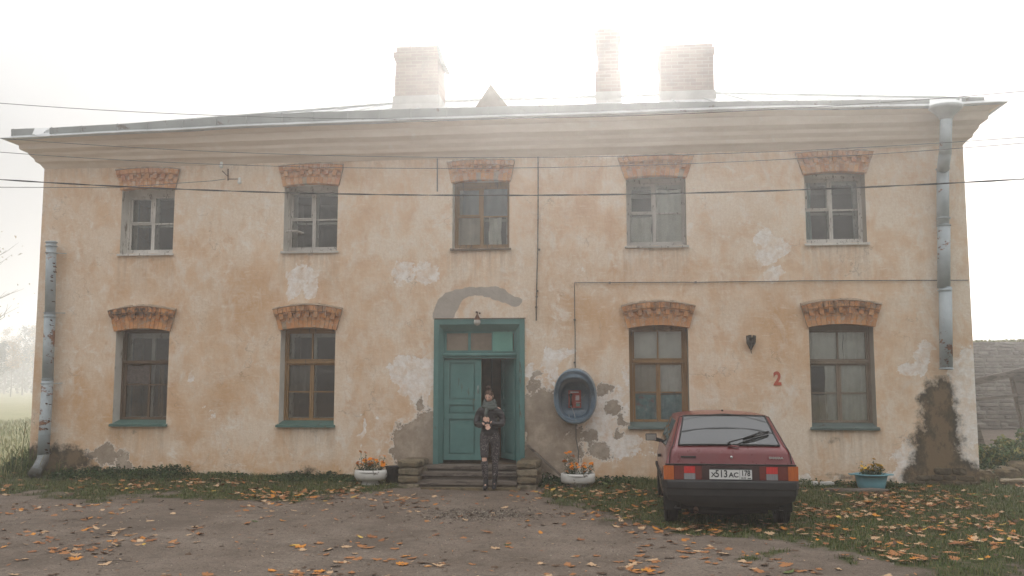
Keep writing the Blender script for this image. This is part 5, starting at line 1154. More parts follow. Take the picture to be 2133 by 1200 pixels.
# head with features
def head_mesh(c, s_=1.0, pitch=.42, yaw=-.12):
    mb = MB(); mb.ball((0, 0, 0), 1, 20); vs = []
    for v in mb.v:
        x, y, z = v; X, Y_, Z = x*.070, y*.088, z*.108
        if z < 0: X *= 1-.32*(-z)**1.5; Y_ = Y_*(1-.12*(-z)) - .010*(-z)
        if y < -.3:
            f = math.exp(-((x/.16)**2))
            Y_ -= .017*f*math.exp(-((z+.14)/.18)**2)                               # nose
            Y_ -= .006*math.exp(-((x/.22)**2))*math.exp(-((z+.50)/.12)**2)          # lips
            Y_ -= .007*math.exp(-((x/.25)**2))*math.exp(-((z+.82)/.14)**2)          # chin
            for sx_ in (-1, 1): Y_ += .009*math.exp(-(((x-sx_*.36)/.2)**2))*math.exp(-((z-.06)/.13)**2)   # eye sockets
            Y_ -= .004*math.exp(-((z-.24)/.10)**2)
        vs.append(Vector((X, Y_, Z)))
    for sx_ in (-1, 1):
        m2 = MB(); m2.ball((sx_*.072, .012, -.008), 1, 5, 0, (.008, .016, .028)); o = len(vs); vs += [Vector(v) for v in m2.v]; mb.f += [tuple(o+i for i in f) for f in m2.f]
    Rm = Matrix.Rotation(yaw, 3, 'Z')@Matrix.Rotation(pitch, 3, 'X')
    return [Rm@(v*s_)+Vector(c) for v in vs], mb.f, Rm
HC = Vector((0, -.055, 1.515)); hv, hf, HR = head_mesh(HC, .92)
# hands: palm with five fingers; left hand (picture left) under, the other on top
def hand(wrist, d, nrm, side, curl):
    d = Vector(d).normalized(); nrm = Vector(nrm).normalized(); s_ = d.cross(nrm).normalized()*side; w_ = Vector(wrist); VV = [w_]; EE = []; RR = [.020]
    VV.append(w_+d*.045); RR.append((.026)); EE.append((0, 1)); meshes = [skin('h', [tuple(v) for v in VV], EE, RR, None, None, 1)]
    for k, (off, ln) in enumerate(((-.030, .060), (-.010, .070), (.010, .067), (.029, .052))):
        p = w_+d*.06+s_*off; pts = [(tuple(p-d*.02), .0095)]; dd = d.copy()
        for j in range(3):
            dd = (Matrix.Rotation(curl*(.6+.2*k*.3), 3, s_*side)@dd); p = p+dd*ln/3; pts.append((tuple(p), .0088-.0008*j))
        meshes.append(skin('f', *chain(pts), None, None, 1))
    p = w_+d*.02-s_*.022; dd = (d-s_*.9).normalized(); pts = [(tuple(p), .012), (tuple(p+dd*.03), .0105), (tuple(p+dd*.03+(d*.8-s_*.2+nrm*.1).normalized()*.028), .009)]
    meshes.append(skin('t', *chain(pts), None, None, 1)); return meshes
hands = hand((-.045, -.175, 1.06), (.6, -.1, -.55), (0, -1, .1), 1, .35)+hand((.040, -.20, 1.105), (-.75, -.05, .42), (0, -1, .1), -1, .25)
bm = bmesh.new(); bm.from_mesh(m_body)
for m_ in hands: bm.from_mesh(m_)
base = len(bm.verts); bvs = [bm.verts.new(v) for v in hv]
for f in hf:
    try: bm.faces.new([bvs[i] for i in f])
    except ValueError: pass
me = bpy.data.meshes.new('body'); bm.to_mesh(me); bm.free(); ob = bpy.data.objects.new('body', me); COL.objects.link(ob)
rm = ob.modifiers.new('r', 'REMESH'); rm.mode = 'VOXEL'; rm.voxel_size = .0055; rm.use_smooth_shade = True
sm_ = ob.modifiers.new('sm', 'SMOOTH'); sm_.factor = .4; sm_.iterations = 2
dg = bpy.context.evaluated_depsgraph_get(); m2 = bpy.data.meshes.new_from_object(ob.evaluated_get(dg)); m2.name = 'body'; bpy.data.objects.remove(ob)
sk_ = NT('skin', .5, .4); sk_.col(sk_.attrc('col')); m2.materials.clear(); m2.materials.append(sk_.m)
ca = m2.color_attributes.new('col', 'FLOAT_COLOR', 'POINT'); HRi = HR.transposed(); cols = np.zeros((len(m2.vertices), 4), dtype=np.float32)
for i, v in enumerate(m2.vertices):
    c = Vector((.70, .43, .32)); p = HRi@(v.co-HC); p /= .92
    if v.co.z > 1.38 and p.y < -.03:
        x, z = p.x, p.z
        for sx_ in (-1, 1):
            if ((x-sx_*.026)/.013)**2+((z-.004)/.0055)**2 < 1: c = Vector((.05, .03, .025))
            if ((x-sx_*.027)/.018)**2+((z-.022+abs(x-sx_*.027)*.15)/.004)**2 < 1: c = Vector((.09, .045, .03))
            if ((x-sx_*.035)/.02)**2+((z+.025)/.018)**2 < 1: c = Vector((.54, .26, .19))
        if (x/.021)**2+((z+.054)/.007)**2 < 1: c = Vector((.36, .085, .075))
    cols[i] = (*c, 1)
ca.data.foreach_set('color', cols.ravel())
ob = bpy.data.objects.new('body', m2); COL.objects.link(ob); ob.parent = person
def garment(name, V_, E__, R_, mat, levels=2, extra=None):
    m_ = skin(name, V_, E__, R_, None, None, levels); m_.materials.clear(); m_.materials.append(mat); o = bpy.data.objects.new(name, m_); COL.objects.link(o); o.parent = person; return o
jk = NT('quilted_black_jacket', .42, .5); w1 = jk.t.nodes.new('ShaderNodeTexWave'); w1.wave_type = 'BANDS'; w1.bands_direction = 'Z'; w1.inputs['Scale'].default_value = 6; w1.inputs['Distortion'].default_value = .6; jk.t.links.new(jk.co, w1.inputs[0])
jk.col(jk.ramp(jk.noise(8, 5), [(.3, (.012, .010, .011)), (.7, (.026, .021, .023))])); jk.bump(w1.outputs[1], .35, .012)
JV = [(0, .0, .84), (0, 0, .94), (0, 0, 1.06), (0, 0, 1.18), (0, .005, 1.28), (0, .0, 1.345), (-.155, .005, 1.285), (-.205, .005, 1.17), (-.212, -.03, 1.06), (-.13, -.13, 1.045), (-.058, -.170, 1.058), (.155, .005, 1.285), (.212, .005, 1.17), (.222, -.03, 1.06), (.14, -.14, 1.06), (.056, -.190, 1.097)]
JE = [(0, 1), (1, 2), (2, 3), (3, 4), (4, 5), (4, 6), (6, 7), (7, 8), (8, 9), (9, 10), (4, 11), (11, 12), (12, 13), (13, 14), (14, 15)]
JR = [(.165, .135), (.16, .13), (.14, .115), (.14, .115), (.12, .095), (.085, .08), .078, .066, .062, .054, .044, .078, .066, .062, .054, .044]
garment('jacket', JV, JE, JR, jk.m, 2)
lg = NT('speckled_leggings', .8, .2); vo = lg.t.nodes.new('ShaderNodeTexNoise'); vo.inputs['Scale'].default_value = 75; vo.inputs['Detail'].default_value = 3; lg.t.links.new(lg.co, vo.inputs[0])
lg.col(lg.ramp(vo.outputs[0], [(.44, (.028, .024, .026)), (.54, (.065, .055, .057)), (.60, (.17, .145, .14)), (.68, (.42, .38, .36))]))
LV = [(0, 0, .91), (-.085, 0, .83), (-.080, -.03, .66), (-.077, -.055, .515)]; 
garment('leggings', [(0, 0, .93), (-.085, 0, .83), (-.080, -.03, .66), (-.077, -.055, .50), (.088, .01, .83), (.090, .02, .66), (.090, .015, .47), (.084, .04, .28), (.08, .05, .17), (0, -.01, 1.03)],
        [(0, 1), (1, 2), (2, 3), (0, 4), (4, 5), (5, 6), (6, 7), (7, 8), (0, 9)], [(.15, .13), .098, .080, .064, .098, .080, .060, .055, .048, (.13, .11)], lg.m)
garment('lower_legging', [(-.075, -.057, .485), (-.070, -.04, .36), (-.068, -.025, .28), (-.064, -.005, .17)], [(0, 1), (1, 2), (2, 3)], [.060, .057, .054, .046], lg.m)
bt_ = simple('black_leather', (.022, .02, .021), .45, .3, 10, .4)
for s_, pts in (('l', [((-.062, .0, .21), .050), ((-.062, .005, .12), .048), ((-.062, -.0, .05), .045), ((-.062, -.07, .035), .042), ((-.062, -.125, .028), .032)]), ('r', [((.079, .05, .22), .050), ((.079, .052, .14), .048), ((.078, .045, .07), .045), ((.078, -.03, .045), .042), ((.078, -.08, .035), .032)])):
    v_, e_, r_ = chain(pts); garment('boot', v_, e_, r_, bt_)
sc_ = simple('grey_wool', (.11, .125, .115), .95, .3, 26, bump=.8)
mb = MB()
for k, (z, ra, rb, r) in enumerate(((1.335, .092, .085, .036), (1.375, .082, .078, .034), (1.41, .078, .072, .028))):
    mb.tube([(ra*math.cos(t), -.02+rb*math.sin(t)+(-.012 if math.sin(t) < 0 else 0), z+.012*math.sin(t*2+k)+(.02 if math.sin(t) > .2 else 0)) for t in [2*math.pi*i/20 for i in range(21)]], r, 8)
mb.tube([(-.02, -.10, 1.34), (-.028, -.135, 1.26), (-.03, -.145, 1.18)], [.03, .032, .026], 8)
mb.build('scarf', sc_, person)
hr = simple('brown_hair', (.075, .035, .018), .55, .45, 30, .4, bump=.5)
mb = MB(); mb.ball((0, 0, 0), 1, 16); o_v = []
keep = []
for v in mb.v:
    x, y, z = v; p = Vector((x*.078, y*.096+.006, z*.112+.004)); keep.append(not (y < -.18 and z < .50-.45*abs(x)) and z > -.55); o_v.append(HR@(p*.92)+HC)
mb.v = [tuple(v) for v in o_v]; nf = [(f, m_, s_) for f, m_, s_ in zip(mb.f, mb.mi, mb.sm) if all(keep[i] for i in f)]; mb.f = [a for a, _, _ in nf]; mb.mi = [b for _, b, _ in nf]; mb.sm = [c for _, _, c in nf]
tp = HR@Vector((0, .045, .150))*.92+HC; mb.ball(tuple(tp), .036, 8, 0, (1, 1, .85)); mb.tube([tuple(tp-Vector((0, 0, .03))), tuple(tp)], [.03, .022], 8)
mb.tube([tuple(HR@Vector((.066, -.02, .04))*.92+HC), tuple(HR@Vector((.078, -.03, -.03))*.92+HC), tuple(HR@Vector((.075, -.02, -.09))*.92+HC)], [.004, .006, .003], 5)
mb.build('hair', hr, person)

# ================================================================ VEGETATION
def pygrass(name, pts, hr_, wd, mat, lean=.5, label=None, cat=None, kind='stuff', origin=None):
    n = len(pts); P_ = np.array(pts, dtype=np.float32)
    if origin is not None: P_ -= np.array(origin, dtype=np.float32)
    h = RNG.uniform(hr_[0], hr_[1], n)*(RNG.uniform(.6, 1.2, n)); a = RNG.uniform(0, 2*np.pi, n); w_ = wd*RNG.uniform(.7, 1.3, n)
    ln = RNG.uniform(.1, 1, n)*lean; b = a+RNG.uniform(-1, 1, n)
    sx_ = np.stack([np.cos(a), np.sin(a), np.zeros(n)], 1); dx = np.stack([np.cos(b+1.57), np.sin(b+1.57), np.zeros(n)], 1); up_ = np.array([0, 0, 1.])
    v0 = P_-sx_*w_[:, None]/2; v1 = P_+sx_*w_[:, None]/2
    mid = P_+dx*(h*ln*.3)[:, None]+up_*(h*.6)[:, None]; tip = P_+dx*(h*ln)[:, None]+up_*(h*(1-.35*ln))[:, None]
    vs = np.stack([v0, v1, mid+sx_*w_[:, None]*.35, mid-sx_*w_[:, None]*.35, tip], 1).reshape(-1, 3).astype(np.float32)
    me = bpy.data.meshes.new(name); me.vertices.add(n*5); me.vertices.foreach_set('co', vs.ravel())
    idx = np.arange(n)[:, None]*5; loops = np.concatenate([idx+np.array([0, 1, 2, 3]), idx+np.array([3, 2, 4])], 1).ravel()
    me.loops.add(n*7); me.loops.foreach_set('vertex_index', loops.astype(np.int32)); me.polygons.add(n*2)
    st_ = (np.arange(n)[:, None]*7+np.array([0, 4])).ravel(); me.polygons.foreach_set('loop_start', st_.astype(np.int32))
    me.update(calc_edges=True); me.validate(); me.materials.append(mat); o = bpy.data.objects.new(name, me); COL.objects.link(o)
    if origin is not None: o.location = origin
    if kind: o['kind'] = kind
    if label: o['label'] = label
    if cat: o['category'] = cat
    return o
def leafy(name, cs):
    n = NT(name, .75, .2); n.col(n.ramp(n.island(), cs)); n.b.inputs['Transmission Weight'].default_value = 0; return n.m
M['grass'] = leafy('grass_blades', [(0, (.045, .070, .018)), (.4, (.080, .115, .030)), (.7, (.12, .145, .045)), (.88, (.20, .17, .075)), (1, (.28, .21, .11))])
M['weed'] = leafy('weed_leaves', [(0, (.022, .050, .018)), (.6, (.045, .085, .03)), (.9, (.08, .115, .035)), (1, (.16, .15, .05))])
pts = []; rnd = random.Random(21)
def inframe(x, y, m=60):
    v = Vector((x, y, Z0))-CAM; d = v.dot(fw)
    if d < .5: return False
    px = 1066.5+F*v.dot(rt)/d; py = 600-F*v.dot(up)/d
    return -m-120 < px < 2133+m+120 and py < 1200+m
for k in range(300000):
    x, y = rnd.uniform(-12.5, 10), rnd.uniform(-9, .0 if rnd.random() < .93 else 3)
    if XL-.0 < x < XR and y > -.02: continue
    if not inframe(x, y): continue
    g = grassiness(x, y)
    if rnd.random() < (g-.36)*1.7*(.65+.8*max(0, .5+fb(x, y, 4, 1.7, 2))): pts.append((x, y, gh(x, y)-.005))
print('grass', len(pts)); pts = pts[:100000]
pygrass('grass', pts, (.025, .07), .007, M['grass'], .9, 'short green grass with bare patches in front of the house', 'grass')
pts = []
for k in range(26000):                     # longer grass hugging the wall and the yard's back edge
    x = rnd.uniform(-12.5, 7.5); y = -abs(rnd.gauss(0, .28))-.02 if x > XL-.1 and x < XR+.1 else rnd.uniform(-1.5, 1.5)
    if -3.45 < x < -1.2: continue
    if fb(x, y, 7, 1.1, 3) > -.12: pts.append((x, y, gh(x, y)-.005))
pygrass('long_grass', pts, (.05, .13), .008, M['grass'], .8, 'longer rough grass growing along the foot of the wall', 'grass')
pts = []
for k in range(30000):                     # meadow at the left and behind
    x = rnd.uniform(-26, -10.8); y = rnd.uniform(-2.5, 26); pts.append((x, y, gh(x, y)-.005))
M['meadow'] = leafy('meadow_grass', [(0, (.14, .17, .06)), (.6, (.24, .25, .10)), (1, (.38, .31, .16))])
pygrass('meadow_grass', pts, (.08, .22), .02, M['meadow'], .7, 'pale meadow grass fading into the fog at the left', 'grass')
# low broad-leaved weeds along the wall
mb = MB()
def weeds(xa, xb, n, hmax, ydep=.5):
    for k in range(n):
        x = rnd.uniform(xa, xb); y = -rnd.random()**1.4*ydep-.03; hh = hmax*(.35+.65*max(0, .5+fb(x, 1, 2, 1.6, 2)))
        leafcard(mb, (x, y, gh(x, y)+rnd.random()*hh*(1-abs(y)/ydep*.6)), rnd.uniform(.035, .075), rnd)
a_, b_, c_, d_ = P(135, 980).x, P(400, 980).x, P(560, 980).x, P(735, 990).x
weeds(a_, b_, 2600, .24, .55); weeds(a_+.8, a_+2.2, 900, .30, .4); weeds(b_, c_, 800, .12, .5); weeds(c_, d_, 1300, .16, .45); weeds(d_-.5, d_+.2, 400, .2, .5)
weeds(P(1120, 990).x, P(1180, 990).x, 500, .2, .5); weeds(P(1240, 990).x, P(1350, 990).x, 500, .12, .4); weeds(P(1660, 990).x, P(1900, 990).x, 600, .10, .5)
o = mb.build('weeds', M['weed']); tag(o, 'low broad leaved weeds growing against the foot of the wall', 'weeds', kind='stuff')
# tall grass tuft at the left corner
q = P(22, 985, -.5); base = Vector((q.x, .15, gh(q.x, -.3)))
mb = MB()
for k in range(260):
    x, y = rnd.gauss(0, .30), rnd.gauss(0, .25); h = rnd.uniform(.2, .55)*(1.0 if abs(x) < .5 else .6); l_ = rnd.gauss(0, .25); l2 = rnd.gauss(0, .1)
    if k < 14: h = rnd.uniform(.75, 1.12); x = rnd.gauss(0, .12); l_ = rnd.choice([-.3, .25, .12])
    p0, p1, p2, p3 = Vector((x, y, 0)), Vector((x+l_*.15, y+l2*.2, h*.55)), Vector((x+l_*.5, y+l2*.6, h*.92)), Vector((x+l_*1.1, y+l2, h*(.97 if k >= 14 else .86)))
    w_ = rnd.uniform(.004, .009); s_ = Vector((w_, 0, 0))
    mb.add([p0-s_, p0+s_, p1+s_, p1-s_, p2+s_*.7, p2-s_*.7, p3], [(0, 1, 2, 3), (3, 2, 4, 5), (5, 4, 6)])
o = mb.build('tall_grass_tuft', M['grass']); o.location = base; tag(o, 'tall dry grass tuft at the left corner of the house', 'grass tuft')
def bush(x, y, w_, h, n, mat, label, seed, sz=(.05, .1), group=None, name='nettle_bush', cat='bush'):
    rnd = random.Random(seed); root = tag(empty(name, (x, y, gh(x, y)-.02)), label, cat, group); mb = MB(); st_ = MB()
    ns = max(5, int(w_*14)); per = n//ns
    for k in range(ns):
        bx, by = rnd.gauss(0, w_*.33), rnd.gauss(0, w_*.25); hh = h*rnd.uniform(.5, 1)*math.exp(-(bx/w_)**2*1.2); lx, ly = rnd.gauss(0, .12), rnd.gauss(0, .1)
        st_.tube([(bx, by, 0), (bx+lx*.4, by+ly*.4, hh*.5), (bx+lx, by+ly, hh)], [.006, .005, .003], 4)
        for j in range(per):
            t = .12+.88*rnd.random(); leafcard(mb, (bx+lx*t+rnd.gauss(0, .04), by+ly*t+rnd.gauss(0, .04), hh*t), rnd.uniform(*sz), rnd)
    mb.build('leaves', mat, root); st_.build('stems', M['weed'], root); return root
M['nettle'] = leafy('yellowing_nettles', [(0, (.05, .10, .03)), (.4, (.10, .16, .045)), (.7, (.20, .22, .06)), (1, (.34, .30, .09))])
q = P(2085, 955, 1.5)
bush(P(2065, 950, 1.8).x, 1.8, .75, .66, 1600, M['nettle'], 'yellow green nettles growing on the rubble right of the house corner', 3, (.06, .12))
bush(P(2125, 950, 2.3).x, 2.3, .9, .82, 1900, M['nettle'], 'taller yellow green nettles at the right edge, beside the leaning post', 4, (.06, .12))
bush(P(2050, 975, 1.0).x, 1.0, .5, .35, 400, M['weed'], 'low dark green weeds touching the right corner of the house', 6, (.05, .09), None, 'weed_clump', 'weeds')
bush(P(48, 985, .2).x-.1, .3, .8, .5, 700, M['weed'], 'dark green weeds behind the tall grass at the left corner', 7, (.05, .09), None, 'weed_clump', 'weeds')

# ================================================================ STONE WALL, BROKEN FENCE, RUBBLE
M['wall_stone'] = NT('limestone', .95, .1); c_ = M['wall_stone']; c_.col(c_.mix(c_.ramp(c_.noise(6, 7, .7), [(.45, 0), (.65, .6)]), c_.ramp(c_.island(), [(0, (.16, .135, .11)), (.5, (.22, .19, .16)), (1, (.28, .25, .215))]), (.12, .10, .08))); c_.bump(c_.noise(14, 8, .7), .8, .02); M['wall_stone'] = c_.m
sw = tag(empty('stone_wall', (11, 10.6, gh(9.5, 10.6))), 'long dry stone wall with grass on top behind the right corner', 'wall'); sl_ = sw.location
mb = MB(); rnd = random.Random(31); z = .0; topz = P(2080, 712, 10.6).z-sl_.z
while z < topz:
    h = rnd.uniform(.06, .14); x = -3.5
    while x < 8:
        l_ = rnd.uniform(.18, .6); rock(mb, x+.006, x+l_-.006, rnd.uniform(-.04, .03), .4, z+.004, min(z+h, topz)-.004+rnd.uniform(-.008, .008), rnd, .010); x += l_
    z += h
mb.box(-3.4, 8, .05, .38, 0, topz-.02); mb.build('masonry', M['wall_stone'], sw)
mb = MB()
for k in range(2600):
    x = rnd.uniform(-3.4, 6); leafcard(mb, (x, rnd.uniform(0, .4), topz-.01), rnd.uniform(.03, .12)*(1+.6*max(0, fb(x, 0, 0, 1.4, 2))), rnd, 0, .1, .9)
mb.build('grass_top', M['meadow'], sw)
M['old_wood'] = painted('silvered_timber', (.17, .145, .12), (.10, .08, .065), .45, 7, .85, (.6, 3, 3)); fy_ = 3.2
fr = tag(empty('wooden_fence', (P(2100, 900, fy_).x, fy_, gh(8.5, fy_))), 'collapsing grey timber fence frame between the house corner and the nettles', 'fence'); fo = fr.location
def fl(x, y, Y=fy_): return P(x, y, Y)-fo
mb = MB(); mb.bar(fl(2121, 770), fl(2152, 930), .24, .06, upv=(0, 1, 0)); mb.build('post', M['old_wood'], fr)
mb = MB(); mb.bar(fl(2108, 778, 3.3), fl(2140, 920, 3.3), .12, .08, upv=(0, 1, 0)); mb.build('post', M['old_wood'], fr)
mb = MB(); mb.bar(fl(2020, 798, 3.1), fl(2136, 772, 3.1), .05, .13); mb.build('rail', M['old_wood'], fr)
mb = MB(); mb.bar(fl(2015, 835, 3.12), fl(2118, 823, 3.12), .03, .055); mb.build('rail', M['old_wood'], fr)
mb = MB(); mb.bar(fl(2032, 885, 2.6), fl(2056, 965, 2.6), .10, .10, upv=(0, 1, 0)); mb.build('post', M['old_wood'], fr)
for k, (px, py, Y, a, b, c, lab) in enumerate(((2085, 985, .9, .55, .4, .22, 'large mossy boulder half buried right of the house corner'), (2045, 990, .5, .30, .3, .18, 'small dark stone by the right corner of the house'), (2125, 1018, .1, .6, .3, .08, 'flat stone slab lying in leaves at the right edge'), (2120, 965, 1.6, .5, .4, .25, 'grey boulder under the nettles at the right edge'))):
    q = P(px, py, Y); mb = MB(); rock(mb, -a/2, a/2, -b/2, b/2, -.06, c, random.Random(k), .05 if c > .1 else .02); o = mb.build('stone', M['rubble']); o.location = (q.x, Y, gh(q.x, Y)); tag(o, lab, 'stone')
# patch of wood chips and gravel in front of the steps
mb = MB(); rnd = random.Random(5); q = G(1000, 1073, Z0)
for k in range(1500):
    x, y = q.x+rnd.gauss(0, .38), q.y+rnd.gauss(0, .28); s_ = rnd.uniform(.006, .022); d = Vector((rnd.gauss(0, 1), rnd.gauss(0, 1), rnd.gauss(0, .3))).normalized()*s_; e = d.cross(Vector((0, 0, 1))).normalized()*s_*.35; p = Vector((x, y, gh(x, y)+.004)); u = Vector((0, 0, s_*.25))
    mb.add([p-d-e, p+d-e, p+d+e, p-d+e, p-d-e+u, p+d-e+u, p+d+e+u, p-d+e+u], [(4, 5, 6, 7), (0, 1, 5, 4), (1, 2, 6, 5), (2, 3, 7, 6), (3, 0, 4, 7)])
for k in range(5200):                      # scattered pebbles and grit over the yard
    x, y = rnd.uniform(-9, 3), rnd.uniform(-7.9, -1.3)
    if grassiness(x, y) > .6 or not inframe(x, y): continue
    s_ = rnd.uniform(.004, .012)*(1.6 if rnd.random() < .04 else 1); p = Vector((x, y, gh(x, y))); a = rnd.uniform(0, 6)
    mb.add([p+Vector((math.cos(a+t)*s_, math.sin(a+t)*s_, 0)) for t in (0, 1.5, 3.1, 4.6)]+[p+Vector((0, 0, s_*.8))], [(0, 1, 4), (1, 2, 4), (2, 3, 4), (3, 0, 4)])
M['chips'] = leafy('wood_chips', [(0, (.07, .05, .035)), (.4, (.14, .11, .085)), (.8, (.22, .19, .16)), (1, (.36, .30, .22))])
tag(mb.build('gravel', M['chips']), 'wood chips and grit scattered before the steps', 'gravel', kind='stuff')

# ================================================================ FALLEN LEAVES
def maple(mb, M4, sz, rnd, mi=0):
    curl = rnd.uniform(-.15, .42)*rnd.random(); fold = rnd.uniform(-.05, .45)*rnd.random(); ctr = (0, 0, .0)
    prof_ = [(0, 1.0), (.10, .62), (.20, .66), (.16, .52), (.36, .74), (.62, .78), (.50, .58), (.78, .46), (.98, .30), (.66, .18), (.70, .04), (.42, -.02), (.50, -.26), (.24, -.20), (.06, -.34)]
    out = [(x, y) for x, y in prof_]+[(-x, y) for x, y in reversed(prof_[1:])]
    vs = [Vector((0, .12, 0))]
    for x, y in out:
        x *= rnd.uniform(.88, 1.1); y = y*rnd.uniform(.9, 1.08); r2 = x*x+(y-.1)**2
        vs.append(Vector((x*(1-.15*fold), y-.1, curl*r2*.55+fold*abs(x)*.6+rnd.uniform(-.05, .05))))
    vs = [M4@(v*sz*.62) for v in vs]; n = len(out)
    mb.add(vs, [(0, 1+i, 1+(i+1) % n) for i in range(n)], mi)
    st_ = [M4@(Vector(v)*sz*.62) for v in ((-.02, -.4, 0), (.02, -.4, 0), (.09, -1.0, .15), (.06, -1.0, .15))]; mb.add(st_, [(0, 1, 2, 3)], mi)
def lmat(name, a, b):
    n = NT(name, .7, .25); n.col(n.ramp(n.math('ADD', n.math('MULTIPLY', n.island(), .5), n.math('MULTIPLY', n.noise(28, 4, .6), .5)), [(.25, a), (.75, b)])); return n.m
LMT = [('rust orange', lmat('leaf_rust', (.22, .085, .03), (.40, .18, .065)), 'lying on the bare earth'), ('tan', lmat('leaf_tan', (.36, .22, .12), (.56, .38, .23)), ''), ('bright orange', lmat('leaf_orange', (.42, .15, .02), (.60, .25, .04)), ''), ('dark brown', lmat('leaf_brown', (.055, .035, .022), (.12, .07, .04)), ''), ('yellow', lmat('leaf_yellow', (.50, .30, .05), (.62, .42, .10)), ''), ('green', lmat('leaf_green_maple', (.07, .10, .03), (.13, .16, .05)), '')]
rnd = random.Random(77); cand = []
def density(x, y):
    g = grassiness(x, y); d = .26+.34*g
    d *= max(.06, .42+1.9*fb(x, y, 2, .6, 3)+1.3*fb(x, y, 12, 2.1, 3))
    if x > 2.6 and y < -1.2: d *= 1.0
    if y > -1.9 and x < -3.6: d *= 1.15 if y < -.5 else .5
    if y > -.35 and x < XR: d *= .12
    return d
k = 0
while len(cand) < 3100 and k < 200000:
    k += 1; x, y = rnd.uniform(-12.5, 9), rnd.uniform(-8.2, 1.6 if rnd.random() < .06 else -.05)
    if y > -.03 and (x < XR+.1): continue
    if not inframe(x, y, 20): continue
    if -3.5 < x < -1.1 and y > -.98: continue
    if rnd.random() < density(x, y)*.55: cand.append((x, y))
def weight(x, y): return (Vector((x, y, Z0))-CAM).length
cand.sort(key=lambda c: weight(*c))
protos = {}
def pick(x, y):
    r = rnd.random(); g = grassiness(x, y)
    return 0 if r < .42 else 1 if r < .67 else 2 if r < .75 else 3 if r < .97 else 4 if r < .985 else 5
ontop = lambda x, y: grassiness(x, y) > .55
VAR = 5
labs = {0: 'rust orange', 1: 'tan', 2: 'bright orange', 3: 'dark brown', 4: 'yellow', 5: 'green'}
for (x, y) in cand[:300]:
    ci = pick(x, y); v = rnd.randrange(VAR); key = (ci, v); z = gh(x, y)
    if key not in protos:
        mb = MB(); maple(mb, Matrix.Identity(4), 1.0, random.Random(hash(key) % 1000+ci*7+v)); o = mb.build('fallen_leaf', LMT[ci][1]); protos[key] = o
    else:
        o = protos[key].copy(); COL.objects.link(o)
    s_ = rnd.triangular(.045, .155, .075)*(1.1 if ci != 3 else .85); o.scale = (s_, s_, s_*rnd.uniform(.7, 1.3)); o.location = (x, y, z+.006+(.02 if ontop(x, y) else 0)); o.rotation_euler = (rnd.gauss(0, .09), rnd.gauss(0, .09), rnd.uniform(0, 6.28))
    where = 'on the grass' if ontop(x, y) else 'on the bare earth'
    side = 'right of the car' if x > 2.2 else 'before the car' if x > .2 else 'before the steps' if x > -3.6 else 'at the left of the yard'
    tag(o, f'{labs[ci]} fallen maple leaf lying {where} {side}', 'leaf', f'{labs[ci]} fallen leaves {where} {side}')
mb = MB()
for (x, y) in cand[300:]:
    ci = pick(x, y); s_ = rnd.triangular(.04, .125, .065)*(1.1 if ci != 3 else .85); z = gh(x, y)+.007+(.024 if ontop(x, y) else 0)
    M4 = Matrix.Translation((x, y, z))@Matrix.Rotation(rnd.uniform(0, 6.28), 4, 'Z')@Matrix.Rotation(rnd.gauss(0, .17), 4, 'X')@Matrix.Rotation(rnd.gauss(0, .17), 4, 'Y')
    maple(mb, M4, s_, rnd, ci)
for k in range(9500):                      # crumbled bits and needles between the leaves
    x, y = rnd.uniform(-12, 8.5), rnd.uniform(-8, -.9)
    if not inframe(x, y): continue
    if rnd.random() > .25+density(x, y)*.6: continue
    s_ = rnd.uniform(.01, .035); a = rnd.uniform(0, 6.28); p = Vector((x, y, gh(x, y)+.008)); d = Vector((math.cos(a), math.sin(a), rnd.uniform(-.1, .3)))*s_; e = Vector((-math.sin(a), math.cos(a), rnd.uniform(-.2, .2)))*s_*rnd.uniform(.15, .6)
    mb.add([p-d, p+e, p+d*.9, p-e*.8], [(0, 1, 2, 3)], rnd.choice([0, 1, 3, 3, 0]))
tag(mb.build('leaf_litter', [m for _, m, _ in LMT]), 'smaller and farther fallen leaves carpeting the yard and grass', 'leaf litter', kind='stuff')
# twigs
for k, (px, py, L__, a, lab) in enumerate(((700, 1040, .45, .2, 'thin dark twig on the earth left of the steps'), (240, 1172, .35, .1, 'thin curved twig in the left foreground'))):
    q = G(px, py, Z0); mb = MB(); mb.tube([(-L__/2, 0, .01), (0, .03, .02), (L__/2, .0, .012)], [.006, .005, .002], 5); mb.tube([(0, .03, .02), (.1, .1, .02)], [.003, .001], 4); o = mb.build('twig', M['step']); o.location = (q.x, q.y, gh(q.x, q.y)); o.rotation_euler = (0, 0, a); tag(o, lab, 'twig')

